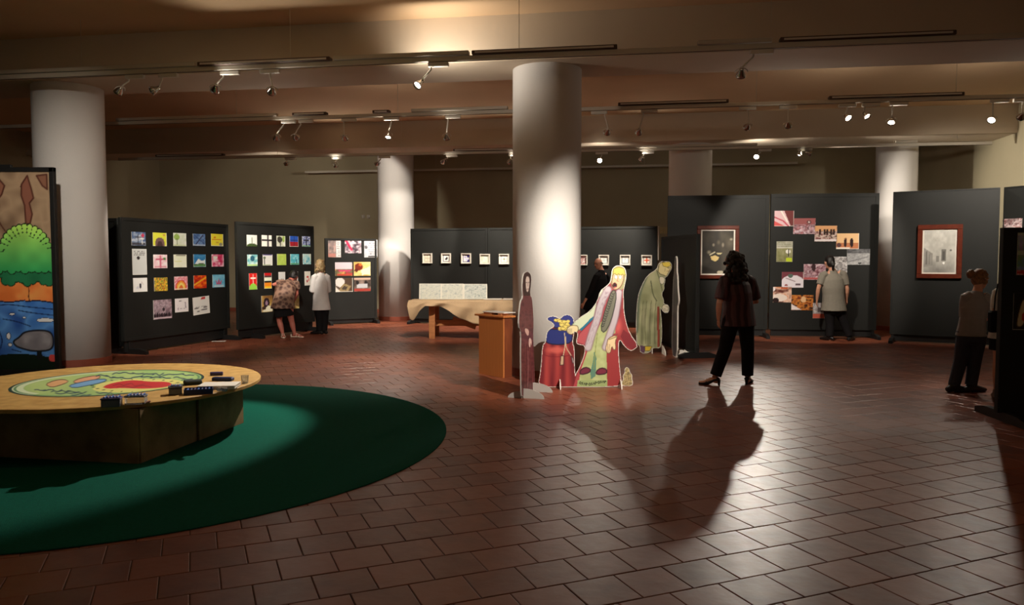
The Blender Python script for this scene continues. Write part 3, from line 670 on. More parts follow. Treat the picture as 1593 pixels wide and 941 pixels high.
for (b, lab, ops) in [
 ((150, 137, 271, 224), 'photo of pink paper with a dark diagonal, first of the trail', [('r', 0, 0, 1, 1, (225, 190, 195)), ('p', [(.55, 0), (1, 0), (1, 1), (.85, 1)], (110, 50, 50)), ('l', [(0, .35), (.5, .65), (.75, 1)], .04, (190, 30, 60)), ('p', [(0, .6), (.6, 1), (0, 1)], (215, 90, 90)), ('l', [(.4, 0), (.7, .7)], .04, W_)]),
 ((268, 179, 393, 268), 'reddish photo of a hall of seated people, second of the trail', crowd(51, (160, 90, 95), (225, 205, 215), (70, 35, 40)) + [('r', 0, 0, 1, .4, (150, 85, 85)), ('e', .7, .25, .1, .12, (90, 50, 50)), ('e', .7, .25, .05, .07, (200, 180, 180))]),
 ((388, 221, 514, 310), 'photo of dark figures before an orange wall, third of the trail', [('r', 0, 0, 1, .55, (206, 150, 100)), ('n', 9, [(60, 35, 25), (220, 200, 190), (110, 60, 60)], 52)] + [('r', 0, 0, 1, .35, (214, 160, 112))] + [('r', x, .2, x + .09, .6, (50, 28, 20)) for x in (.18, .4, .52, .68, .82)] + [('r', 0, .88, 1, 1, (225, 215, 215))]),
 ((510, 264, 637, 352), 'photo of two dark robed figures on pale orange, fourth of the trail', [('r', 0, 0, 1, 1, (232, 190, 140)), ('r', 0, .6, 1, 1, (190, 120, 80)), ('e', .4, .6, .07, .28, (40, 20, 20)), ('e', .68, .6, .08, .3, (40, 20, 20)), ('e', .12, .75, .1, .15, (90, 60, 60)), ('r', 0, .9, .6, 1, (240, 225, 210)), ('e', .4, .34, .05, .05, (120, 70, 50))]),
 ((570, 352, 699, 441), 'grey-toned photo of a pale floor, rightmost of the trail', [('n', 3, [(170, 170, 172), (205, 205, 205)], 53), ('r', 0, 0, 1, .28, (80, 80, 84)), ('n', 12, [(60, 60, 60), (180, 180, 180)], 54, .35), ('l', [(.1, .8), (.9, .5)], .03, (120, 120, 122)), ('e', .55, .9, .08, .06, (50, 50, 50))]),
 ((480, 395, 572, 485), 'grey photo half behind the man\'s head', crowd(55, (160, 155, 155), (225, 222, 222), (70, 66, 66))),
 ((326, 437, 450, 525), 'pink photo of seated people left of the man\'s shoulder', crowd(56, (190, 140, 150), (240, 228, 235), (90, 40, 50)) + [('e', .45, .2, .1, .25, (60, 36, 40)), ('r', 0, .85, 1, 1, (190, 90, 90))]),
 ((203, 481, 325, 569), 'photo of a white round paper among hands', [('r', 0, 0, 1, 1, (120, 60, 70)), ('e', .5, .75, .55, .55, (235, 228, 236)), ('e', .75, .8, .12, .08, (100, 80, 90)), ('e', .4, .25, .12, .12, (90, 110, 100)), ('l', [(.2, .4), (.6, .6)], .03, (140, 110, 120)), ('e', .2, .85, .08, .06, (160, 90, 90))]),
 ((140, 565, 258, 652), 'photo of orange hands and white cups, lowest left of the trail', [('n', 4, [(200, 110, 60), (235, 200, 180), (90, 40, 30)], 57), ('e', .1, .15, .12, .15, (240, 235, 235)), ('e', .4, .7, .4, .25, (235, 220, 210)), ('e', .25, .9, .15, .2, (40, 20, 20)), ('r', .5, 0, .8, .12, (200, 90, 40))]),
 ((257, 611, 380, 696), 'dark photo with glowing orange faces, bottom of the trail', [('n', 6, [(50, 20, 12), (220, 140, 60), (110, 40, 20)], 58), ('p', [(.0, .6), (.5, 1), (0, 1)], (235, 225, 225)), ('e', .55, .3, .12, .2, (235, 190, 140)), ('r', .7, .1, 1, .2, (90, 40, 20))]),
 ((378, 655, 445, 742), 'photo of a red floor behind the man\'s left hand', [('r', 0, 0, 1, 1, (160, 150, 150)), ('n', 7, [(120, 110, 110), (210, 205, 205)], 59, .8), ('r', 0, .7, 1, 1, (190, 90, 70)), ('r', .4, .3, .8, .6, (80, 70, 70))]),
 ((173, 309, 264, 424), 'tall text sheet with a green and grey picture, left of the trail', [('r', 0, 0, 1, .3, (205, 205, 200)), ('t', .1, .06, .9, .25, 3, (80, 80, 80)), ('r', 0, .3, 1, 1, (140, 140, 90)), ('n', 5, [(110, 110, 70), (180, 175, 150)], 60, .5), ('e', .72, .5, .16, .1, W_), ('l', [(.75, .4), (.75, .72)], .04, (40, 40, 30)), ('r', .6, .8, .95, 1, (190, 210, 40)), ('r', 0, .3, 1, .34, W_)]),
]: picture(PG, bx(b, .2764, 1160, 290), lab, ops, group=GG, name='photograph', cat='photograph', n=34, off=(.004 if 'hand' in lab else .001))
picture(PI_, (1560, 340, 1590, 362), 'red and white photo high on the far right panel', crowd(61, (120, 60, 60), (225, 215, 215), (50, 25, 25)), name='photograph', cat='photograph', n=26)
# pictures on the nearest panel at the right edge
picture(PJ, (1582, 362, 1618, 428), 'colourful print with a red foot at the right edge, upper one', [('n', 3, [(90, 130, 190), (190, 200, 225), (110, 90, 150)], 62), ('r', 0, 0, .5, .06, W_), ('r', 0, .42, .45, .52, W_), ('r', 0, .52, 1, .8, (120, 150, 120)), ('n', 6, [(90, 130, 190), (110, 150, 90), (170, 120, 170)], 63, .5), ('r', 0, .88, 1, 1, (190, 60, 60)), ('t', 0, .9, .9, .98, 2, W_)], name='poster_print', cat='print', n=36)
picture(PJ, (1576, 456, 1622, 513), 'dark print with a cream rounded figure at the right edge, lower one', [('r', 0, 0, 1, 1, (30, 24, 20)), ('p', [(.1, .95), (.15, .6), (.3, .1), (.45, .3), (.4, .9)], (205, 190, 150), 1, (60, 40, 30), .02, 2), ('e', .42, .65, .14, .14, (190, 60, 40)), ('e', .7, .4, .2, .3, (110, 80, 50))], name='poster_print', cat='print', n=36)

# ------------------------------------------------------------------ row of small framed tiles
def framed_small(box, label, inner, art):
    x0, y0, x1, y1 = box; o1 = .02
    a = onplane(x0, (y0 + y1) / 2, PD.L, PD.n); b = onplane(x1, (y0 + y1) / 2, PD.L, PD.n)
    c = onplane(x0, y1, PD.L, PD.n); d = onplane(x0, y0, PD.L, PD.n)
    s = min(b.x - a.x, d.z - c.z) * 1.0; s = max(s, .24)
    ua = (a - PD.L).dot(PD.dir)
    t = thing('framed_tile', label, 'frame', PD.L + PD.dir * ua + PD.n * .001 + Vector((0, 0, c.z)), PD.ang, 'small white frames on the long low panel')
    mb = MB(); f = .022
    for (cx, cz, wx, wz) in ((s / 2, f / 2, s, f), (s / 2, s - f / 2, s, f), (f / 2, s / 2, f, s - 2 * f), (s - f / 2, s / 2, f, s - 2 * f)): mb.box((cx, -.022, cz), (wx, .044, wz))
    mb.build('frame_moulding', M_WHITE, t)
    o = sheet('tile_print', s - 2 * f, s - 2 * f, 22, lambda A: A.ops([('r', 0, 0, 1, 1, (235, 232, 224)), ('r', .06, .06, .94, .94, inner), ('r', .17, .17, .83, .83, (238, 234, 222))] + art), thick=.015, parent=t)
    o.location = (f, 0, f)
gl = lambda c: [('l', [(.5, .25), (.5, .75)], .035, c), ('l', [(.25, .5), (.75, .5)], .035, c)]
framed_small((658, 394, 674.5, 409.5), 'leftmost small white frame, cream print with a thin cross', (110, 90, 90), [('n', 8, [(236, 226, 200), (210, 200, 170)], 71, .6)] + gl((170, 150, 120)))
framed_small((687, 394, 703.6, 409.5), 'second small frame, print with a dark bird-like blot', (90, 60, 70), [('p', [(.3, .6), (.5, .45), (.65, .3), (.75, .5), (.6, .7), (.4, .68)], (50, 40, 50))])
framed_small((717.8, 394, 734, 410), 'third small frame, print with indigo squares and corner', (70, 60, 120), [('r', .6, .6, .94, .94, (50, 40, 110)), ('r', .6, .1, .94, .4, (60, 50, 120)), ('e', .38, .36, .14, .14, (190, 185, 225)), ('e', .62, .62, .14, .14, (200, 195, 230)), ('e', .38, .62, .12, .12, (220, 215, 240))])
framed_small((747, 395, 763.4, 411), 'fourth small frame, pale green-grey print', (130, 140, 120), [('n', 9, [(226, 230, 210), (190, 196, 170)], 72, .7)])
framed_small((776.7, 395, 793, 411), 'small frame next to the middle column\'s left edge, with a black cross flower', (150, 150, 145), gl((70, 70, 60)) + [('e', .5, .5, .1, .1, (90, 100, 60))])
framed_small((898, 396, 914.5, 412.5), 'small frame half behind the column\'s right edge, pinkish print', (180, 150, 150), [('n', 8, [(235, 205, 200), (150, 90, 90), (240, 236, 230)], 73, .9)])
framed_small((931.5, 396, 948, 412.5), 'small frame just behind the bald man\'s head', (140, 140, 140), [('e', .5, .5, .2, .2, (200, 205, 200))])
framed_small((964.5, 396, 981, 412.5), 'small frame with a faint grey emblem, second from the right', (110, 110, 110), [('e', .5, .42, .08, .08, (150, 150, 150)), ('l', [(.35, .65), (.65, .65)], .03, (160, 160, 160))])
framed_small((998, 396, 1014.5, 413), 'rightmost small frame, print with a bold orange-red cross', (140, 130, 125), [('l', [(.5, .24), (.5, .76)], .075, (222, 84, 40)), ('l', [(.24, .5), (.76, .5)], .075, (222, 84, 40))])

# ------------------------------------------------------------------ two large framed pictures
def framed_big(P, box, label, fr, art, matw, n=60, mould=M_REDWOOD):
    x0, y0, x1, y1 = box
    a = onplane(x0, (y0 + y1) / 2, P.L, P.n); b = onplane(x1, (y0 + y1) / 2, P.L, P.n)
    c = onplane((x0 + x1) / 2, y1, P.L, P.n); d = onplane((x0 + x1) / 2, y0, P.L, P.n)
    ua = (a - P.L).dot(P.dir); wd = (b - P.L).dot(P.dir) - ua; ht = d.z - c.z
    t = thing('framed_picture', label, 'picture', P.L + P.dir * ua + P.n * .001 + Vector((0, 0, c.z)), P.ang)
    mb = MB(); f = fr
    for (cx, cz, wx, wz) in ((wd / 2, f / 2, wd, f), (wd / 2, ht - f / 2, wd, f), (f / 2, ht / 2, f, ht - 2 * f), (wd - f / 2, ht / 2, f, ht - 2 * f)): mb.box((cx, -.025, cz), (wx, .05, wz), ch=.006)
    mb.build('frame_moulding', mould, t)
    def pa(A):
        A.ops([('r', 0, 0, 1, 1, (232, 226, 214))]); m = matw / (wd - 2 * f); k = matw / (ht - 2 * f)
        Bq = Art((A.x - m) / (1 - 2 * m), (A.y - k) / (1 - 2 * k), (0, 0, 0)); art(Bq)
        inn = (Bq.x > 0) & (Bq.x < 1) & (Bq.y > 0) & (Bq.y < 1); A.c = np.where(inn[..., None], Bq.c, A.c)
    o = sheet('print', wd - 2 * f, ht - 2 * f, n, pa, m=M_BOARD, thick=.02, parent=t); o.location = (f, 0, f)
def art_dark(A):
    A.ops([('n', 2.5, [(38, 34, 28), (66, 60, 50), (46, 40, 32)], 81), ('e', .75, .12, .3, .16, (84, 78, 64), .6, .8), ('e', .36, .33, .05, .05, (150, 140, 120), .8, .6), ('e', .52, .27, .07, .07, (96, 88, 72), .8, .7),
           ('e', .66, .33, .05, .07, (150, 140, 122), .8, .6), ('e', .88, .28, .2, .17, (110, 102, 86), .7, .8), ('e', .92, .2, .07, .04, (190, 182, 160), .8, .8), ('e', .22, .5, .09, .06, (150, 142, 120), .8, .7),
           ('p', [(.27, .6), (.42, .57), (.55, .62), (.5, .68), (.42, .72), (.3, .67)], (200, 176, 116)), ('p', [(.45, .52), (.64, .51), (.58, .56), (.5, .55)], (190, 178, 134)), ('l', [(.25, .56), (.4, .5)], .02, (190, 180, 150)), ('e', .58, .97, .1, .04, (180, 172, 150))])
framed_big(PF, (1084, 351, 1149, 433.5), 'mahogany-framed dark painting of a dim gathering, white inner border', .075, art_dark, .028)
def art_mist(A):
    A.ops([('n', 2, [(196, 194, 186), (222, 220, 212)], 83), ('e', .5, .95, .8, .3, (110, 108, 104), .8, .9), ('p', [(.0, .4), (.3, .55), (.3, .82), (0, .88)], (150, 148, 142)), ('n', 9, [(120, 118, 112), (205, 203, 196)], 84, .25),
           ('r', .57, .45, .7, .72, (120, 118, 112)), ('r', .6, .5, .67, .7, (92, 90, 86)), ('r', .4, .6, .5, .74, (140, 138, 132)), ('e', .64, .77, .035, .03, (250, 250, 245)), ('r', .08, .5, .12, .8, (110, 108, 104)), ('r', .18, .56, .21, .8, (115, 113, 108)), ('e', .85, .47, .03, .02, (110, 108, 104))])
framed_big(PH, (1427, 349.5, 1497, 433), 'chestnut-framed misty black-and-white print on the right panel', .085, art_mist, .02)
# ------------------------------------------------------------------ big river painting at the left edge
def river(A0):
    A = Art(A0.x * 222 - 125, 262 + A0.y * (583 - 262), (122, 100, 80)); x, y = A.x, A.y
    A.noise(.035, [(104, 84, 66), (140, 118, 94), (120, 98, 78)], 91)
    ink = (66, 34, 26)
    for P_ in ([(-8, 262), (2, 285), (10, 296), (13, 318), (8, 330), (12, 345), (24, 362)], [(4, 262), (8, 268), (22, 284), (17, 296), (9, 306)], [(48, 286), (54, 276), (60, 268)]):
        A.line(P_, 1.2, ink, sm=2)
    A.poly([(50, 282), (60, 268), (66, 290), (69, 304), (62, 312), (66, 330), (62, 345), (55, 346), (54, 316), (49, 300)], (112, 72, 58), outline=ink, w=1.2)
    A.poly([(7, 266), (22, 284), (17, 298), (9, 308), (8, 290)], (118, 78, 62), outline=ink, w=1.2)
    A.poly([(75, 268), (84, 284), (92, 290), (92, 266)], (110, 76, 60), outline=ink, w=1.2)
    A.poly([(-60, 262), (-40, 300), (-50, 350), (-70, 380), (-90, 350), (-80, 300)], (112, 72, 58), outline=ink, w=1.2)
    # orange bank
    A.m(y > 428, (196, 112, 52)); A.noise(.05, [(178, 92, 44), (214, 138, 76)], 92, .8, y > 428)
    A.line([(53, 440), (57, 450), (55, 468), (62, 474)], 1.0, ink, sm=1)
    # bush: scallops
    def scal(cx, cy, rx, ry, n, r, a0, a1):
        return [(cx + rx * math.cos(q), cy + ry * math.sin(q), r) for q in np.linspace(a0, a1, n)]
    petal = lambda cx, cy, rx, ry, n, r, a0, a1: [(cx + rx * k_ * math.cos(q), cy + ry * k_ * math.sin(q), r * s_) for q in np.linspace(a0, a1, n) for k_, s_ in ((.72, .7), (.86, .85), (1, .95))]
    lobes = petal(53, 392, 40, 42, 14, 5.0, PI * 1.08, 1.98 * PI) + petal(-8, 398, 24, 24, 9, 4.6, PI, 1.95 * PI) + scal(-80, 380, 50, 26, 14, 7, PI, 2 * PI) + [(xx, 418 + 3 * math.sin(xx * .3), 7) for xx in range(-125, 100, 11)]
    body = inpoly(x, y, [(-125, 385), (-30, 392), (-20, 384), (4, 384), (14, 395), (20, 385), (34, 370), (52, 362), (74, 372), (96, 392), (96, 420), (-125, 420)])
    low = [(xx, 436 + 4 * math.sin(xx * .5), 7) for xx in range(18, 100, 9)] + [(xx, 428, 5) for xx in range(-125, 20, 8)]
    lb = inpoly(x, y, [(-125, 415), (96, 415), (96, 434), (20, 438), (10, 428), (-125, 428)])
    for (L_, extra, c1, c2) in ((low, lb, (84, 150, 70), (30, 96, 62)), (lobes, body, (150, 192, 84), (38, 130, 74))):
        big = extra.copy(); sml = inpoly(x, y + 0, []) if False else np.zeros(x.shape, bool)
        for (cx, cy, r) in L_:
            d = np.hypot(x - cx, y - cy); big |= d < r + 1.1; sml |= d < r - .6
        sml |= extra
        A.m(big & ~sml, (22, 46, 26))
        t = np.clip((y - 350) / 75, 0, 1)[..., None]; cc = np.array(c1) * (1 - t) + np.array(c2) * t
        cc = cc * (.9 + .2 * vnoise(x + 200, y, .06, 93))[..., None]
        A.c = np.where(sml[..., None], cc, A.c)
    # river
    top = 470 + 2.2 * np.sin(x * .07) + (x > 50) * 2.5
    A.m(y > top, (44, 84, 150)); A.noise(.03, [(38, 72, 134), (84, 134, 190), (52, 98, 164)], 94, .85, y > top)
    A.m(abs(y - top) < 1.1, (16, 26, 52))
    for P_ in ([(0, 478), (25, 476), (50, 480), (95, 484)], [(38, 486), (60, 490), (96, 494)], [(12, 500), (35, 504), (57, 512)], [(5, 520), (10, 535), (6, 548)], [(0, 530), (5, 545)], [(25, 550), (40, 554)], [(-60, 490), (-20, 486), (-5, 492)], [(-100, 520), (-60, 515), (-30, 522)]):
        A.line(P_, .9, (18, 30, 66), sm=2)
    for (cx, cy, rx, ry) in ((27, 492, 4, 1.6), (47, 498, 2.5, 1.2), (82, 502, 14, 3), (20, 528, 3, 5), (22, 542, 3, 2.5), (-50, 505, 8, 3)):
        A.ell(cx, cy, rx + 1, ry + 1, (18, 30, 66)); A.ell(cx, cy, rx, ry, (214, 226, 236))
    A.ell(-2, 504, 9, 6, (30, 24, 20)); A.ell(-2, 504, 8, 5, (196, 184, 140))
    st = [(26, 537), (38, 530), (46, 521), (70, 518), (88, 520), (94, 528), (94, 545), (86, 552), (60, 553), (44, 549), (32, 545)]
    A.poly(st, (112, 110, 114), outline=(20, 20, 26), w=1.3, sm=2)
    A.noise(.06, [(92, 90, 96), (150, 146, 150)], 95, .6, inpoly(x, y, smoothpts([(30, 538), (48, 523), (88, 522), (91, 545), (60, 551), (40, 547)], True, 2)))
    A.m(y > 563 - 6 * np.sin(np.clip((x + 20) / 110, 0, 1) * PI), (14, 28, 18)); A.poly([(66, 552), (74, 553), (76, 566), (66, 566)], (20, 24, 26))
    A.ell(92, 564, 6, 6, (190, 70, 66)); A.c = np.clip(A.c * 1.25, 0, 245); A0.c = A.c
RPT = thing('river_painting', 'tall painted panel of a green bush and blue river, black frame, left edge', 'painting', (atY(-125, 583, 10.42).x, 10.42, 0), 0.0)
rw = 222 / F * 10.42; rh = CAMZ + (HOR - 262) / F * 10.42
o = sheet('painted_board', rw - .12, rh - .14, 190, river, m=M_BOARD, thick=.02, parent=RPT); o.location = (.06, 0, .08)
mb = MB()
for (cx, cz, wx, wz) in ((rw / 2, .04, rw, .08), (rw / 2, rh - .03, rw, .06), (.03, rh / 2, .06, rh), (rw - .03, rh / 2, .06, rh)): mb.box((cx, -.01, cz), (wx, .07, wz), ch=.004)
mb.box((rw / 2, .03, rh / 2), (rw - .04, .03, rh - .02)); mb.box((rw / 2 - .3, .03, rh + .015), (rw - .6, .05, .05))
mb.build('black_frame', M_BLACKD, RPT)
for xx in (.3, rw - .25):
    mb = MB(); mb.box((xx, .2, .04), (.07, .5, .06)); mb.build('foot', M_BLACKD, RPT)

# ------------------------------------------------------------------ low round table
TX, TY, TZ, TR = -3.62, 6.90, .46, 1.29
tb = thing('round_table', 'low round chipboard table with a painted disc, standing on the green carpet', 'table', (TX, TY, 0.009), 0)
def l2(p): return Vector((p[0] - TX, p[1] - TY, p[2] if len(p) > 2 else 0))
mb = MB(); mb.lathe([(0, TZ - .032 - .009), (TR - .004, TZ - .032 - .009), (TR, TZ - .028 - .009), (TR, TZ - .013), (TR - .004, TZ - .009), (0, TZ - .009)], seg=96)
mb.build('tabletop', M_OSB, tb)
Ac = Vector((-2.84, 5.80, 0)); uf = Vector((-.985, .175, 0)); ur = Vector((.170, .985, 0))
ba = math.atan2(-uf.y, -uf.x)
Rz = Matrix.Rotation(ba, 3, 'Z')
def plank(o, u, ln, th, z0, z1, nm, inset=0.0):     # upright board from o along u
    c = o + u * (ln / 2); mb = MB(); r = Matrix.Rotation(math.atan2(u.y, u.x), 3, 'Z')
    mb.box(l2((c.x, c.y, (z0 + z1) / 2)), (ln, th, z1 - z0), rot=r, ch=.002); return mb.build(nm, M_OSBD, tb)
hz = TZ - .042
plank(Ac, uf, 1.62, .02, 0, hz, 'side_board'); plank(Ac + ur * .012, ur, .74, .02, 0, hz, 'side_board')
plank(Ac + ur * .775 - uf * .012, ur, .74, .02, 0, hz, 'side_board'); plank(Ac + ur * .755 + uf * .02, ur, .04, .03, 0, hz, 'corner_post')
plank(Ac + ur * 1.515, uf, 1.62, .02, 0, hz, 'side_board'); plank(Ac + uf * 1.62 + ur * .012, ur, 1.49, .02, 0, hz, 'side_board')
def disc_print():
    n = 150; RR = .78; c0 = fl(181, 595.5, TZ); cx, cy = -3.62, 6.92
    g = np.linspace(-1, 1, n + 1); gx, gy = np.meshgrid(g, g)
    rr = np.maximum(np.abs(gx), np.abs(gy)); nn = np.hypot(gx, gy) + 1e-9
    ux = gx / nn * rr; uy = gy / nn * rr
    X = cx + ux * RR; Y = cy + uy * RR
    cp, sp = math.cos(PITCH), math.sin(PITCH); z = TZ - CAMZ
    d = Y * cp - z * sp; PX = CX + F * X / d; PY = CY - F * (Y * sp + z * cp) / d
    A = Art(PX, PY, (166, 196, 120)); r = np.hypot(ux, uy)
    A.noise(.03, [(150, 190, 118), (186, 208, 132)], 101, .7)
    A.m((ux < -.35) & (r > .86), (214, 228, 190))
    ink = (34, 60, 44)
    A.poly([(142, 606), (150, 598), (168, 594), (200, 589), (232, 590), (268, 590), (290, 594), (292, 600), (272, 605), (236, 610), (190, 611), (158, 610)], (226, 220, 130), sm=2)
    A.poly([(158, 603), (170, 597), (196, 592), (214, 591.5), (232, 594), (258, 593.5), (269, 597), (262, 602), (240, 604), (216, 605), (190, 603.5), (170, 605)], (202, 52, 56), sm=2)
    for k in range(26):
        q = k / 26 * 2 * PI; A.line([(214 + 68 * math.cos(q), 600 + 9.5 * math.sin(q)), (214 + 73 * math.cos(q), 600 + 10.6 * math.sin(q))], .7, ink)
    for P_ in ([(176, 600), (186, 597), (192, 600), (204, 596), (210, 601), (226, 597)], [(182, 602), (196, 601), (206, 603), (222, 600), (236, 602)]): A.line(P_, .5, (120, 26, 40))
    A.poly([(70, 598), (84, 592), (100, 590), (108, 594), (92, 600), (80, 603)], (222, 170, 120), outline=(90, 50, 40), w=.5, sm=1)
    A.poly([(112, 594), (126, 588), (150, 584), (158, 586), (146, 592), (122, 597)], (222, 164, 126), outline=(90, 50, 40), w=.5, sm=1)
    A.poly([(106, 600), (124, 595), (150, 590), (168, 590), (160, 595), (136, 600), (114, 604)], (120, 170, 214), outline=(30, 60, 110), w=.5, sm=1)
    rr_ = random.Random(5)
    for (x0, y0, x1, y1, k) in ((54, 606, 130, 612, 6), (150, 585, 200, 589, 4), (175, 581, 300, 584, 8), (205, 586, 262, 588, 4), (86, 612, 150, 617, 5), (150, 612, 250, 615, 6), (270, 588, 320, 596, 4)):
        for i in range(k):
            t = i / k; px = x0 + (x1 - x0) * t; py = y0 + (y1 - y0) * t
            A.line([(px, py + rr_.uniform(-2, 2)), (px + 5, py + rr_.uniform(-2.5, 1)), (px + 10, py + rr_.uniform(-1, 2.5)), (px + 17, py + rr_.uniform(-2, 1))], .9, (44, 72, 92), sm=1)
    A.m(r > .965, (30, 60, 56)); A.m((r > .93) & (r < .95), (96, 140, 96))
    v = np.stack([X.ravel() - TX, Y.ravel() - TY, np.full(X.size, TZ - .0075)], 1).tolist()
    f = [(j * (n + 1) + i, j * (n + 1) + i + 1, (j + 1) * (n + 1) + i + 1, (j + 1) * (n + 1) + i) for j in range(n) for i in range(n)]
    me = bpy.data.meshes.new('painted_disc'); me.from_pydata(v, [], f); me.update(); colattr(me, A.c.reshape(-1, 3)); me.materials.append(M_BOARD)
    o = bpy.data.objects.new('painted_disc', me); C.objects.link(o); o.parent = tb
disc_print()
def on_table(px, py): return fl(px, py, TZ)
def tagm(mb, nm, m, px, py, rz, label, cat, z=None, group=None):
    p = on_table(px, py); o = mb.build(nm, m, loc=(p.x, p.y, TZ if z is None else z), rotz=rz); return tag(o, label, cat, group)
M_PURP = mat('purple_plastic', (70, 62, 112), .35); M_DBLUE = mat('dark_blue_card', (26, 44, 92), .45); M_TEALG = mat('smoky_plastic', (96, 104, 118), .25)
M_BLUEP = mat('blue_plastic', (44, 92, 168), .35)
def markbox(px, py, label, s, mlid, mbody, rz, wide=.13):
    p = on_table(px, py); t = thing('marker_box', label, 'box', (p.x, p.y, TZ), rz)
    mb = MB(); mb.box((0, 0, .028), (wide, .09, .055), ch=.004); mb.build('tub', mbody, t)
    mb = MB(); mb.box((0, 0, .062), (wide + .008, .098, .012), ch=.003); mb.build('lid', mlid, t)
    for k in range(5):
        mb = MB(); x = -wide / 2 + .02 + k * (wide - .04) / 4; mb.tube([(x, -.03, .072), (x + .004, .035, .074)], .006, seg=8); mb.build('marker', M_PURP if k % 2 else M_BLUEP, t, smooth=True)
    return t
markbox(174, 632, 'grey tub of markers with a purple lid, nearest the camera on the low table', 1, M_PURP, M_TEALG, .25)
markbox(212, 628, 'clear tub of blue markers beside the purple-lidded tub', 1, M_TEALG, M_GLASS, .15, .14)
markbox(273, 613, 'small grey tub at the left end of the blue boxes', 1, M_TEALG, M_TEALG, .4, .10)
p = on_table(309, 612)
t = thing('marker_tray', 'dark blue open tray of markers in front of the white papers', 'tray', (p.x, p.y, TZ), .35)
mb = MB(); mb.box((0, 0, .006), (.22, .12, .012)); mb.box((0, -.058, .022), (.22, .005, .044)); mb.box((0, .058, .022), (.22, .005, .044)); mb.box((-.108, 0, .022), (.005, .12, .044)); mb.box((.108, 0, .022), (.005, .12, .044)); mb.build('tray', M_DBLUE, t)
for k in range(7):
    mb = MB(); mb.tube([(-.09 + k * .028, -.045, .03), (-.08 + k * .027, .045, .034)], .008, seg=8); mb.build('marker', (M_BLUEP, M_DBLUE, M_PURP)[k % 3], t, smooth=True)
p = on_table(341, 603)
t = thing('paper_stack', 'flat stack of white paper near the right rim of the low table', 'paper', (p.x, p.y, TZ), .12)
for k in range(6):
    mb = MB(); mb.box((rng.uniform(-.004, .004), rng.uniform(-.004, .004), .004 + k * .0055), (.31, .23, .005), rot=Matrix.Rotation(rng.uniform(-.03, .03), 3, 'Z')); mb.build('sheet', M_EDGE, t)
mb = MB(); mb.tube([(-.055, 0, .018), (.055, 0, .018)], .018, seg=14, cap=.2); tagm(mb, 'tape_roll', M_PURP, 337, 584, .2, 'short purple roll farthest back on the low table', 'roll')
mb = MB(); mb.box((0, 0, .016), (.19, .07, .032), ch=.008); tagm(mb, 'pencil_case', M_DBLUE, 347, 592, -.1, 'dark blue flat case lying behind the white papers', 'case')
mb = MB(); mb.box((0, 0, .02), (.15, .09, .04), ch=.01); tagm(mb, 'pencil_case', mat('black_cloth_case', (36, 44, 40), .8), 300, 598, .5, 'black soft case at the painted disc\'s right rim', 'case')
mb = MB(); mb.lathe([(.0, .001), (.028, .001), (.034, .07), (.031, .07), (.026, .006), (0, .006)], seg=20); tagm(mb, 'plastic_cup', M_GLASS, 381, 596, 0, 'clear plastic cup at the right rim of the low table', 'cup')
mb = MB()
for k in range(7): mb.ell((rng.uniform(-.04, .04), rng.uniform(-.02, .02), .02), (.025, .02, .02), seg=8, rg=5)
tagm(mb, 'plastic_wrapping', M_GLASS, 345, 609, 0, 'crumpled clear wrapping in front of the white papers', 'wrapping', TZ + .001)
mb = MB(); mb.tube([(-.035, 0, .008), (.035, .01, .008)], .007, seg=8); tagm(mb, 'marker', mat('brown_plastic', (120, 60, 40), .4), 229, 627, 1.2, 'single small brown marker at the near rim of the low table', 'marker')

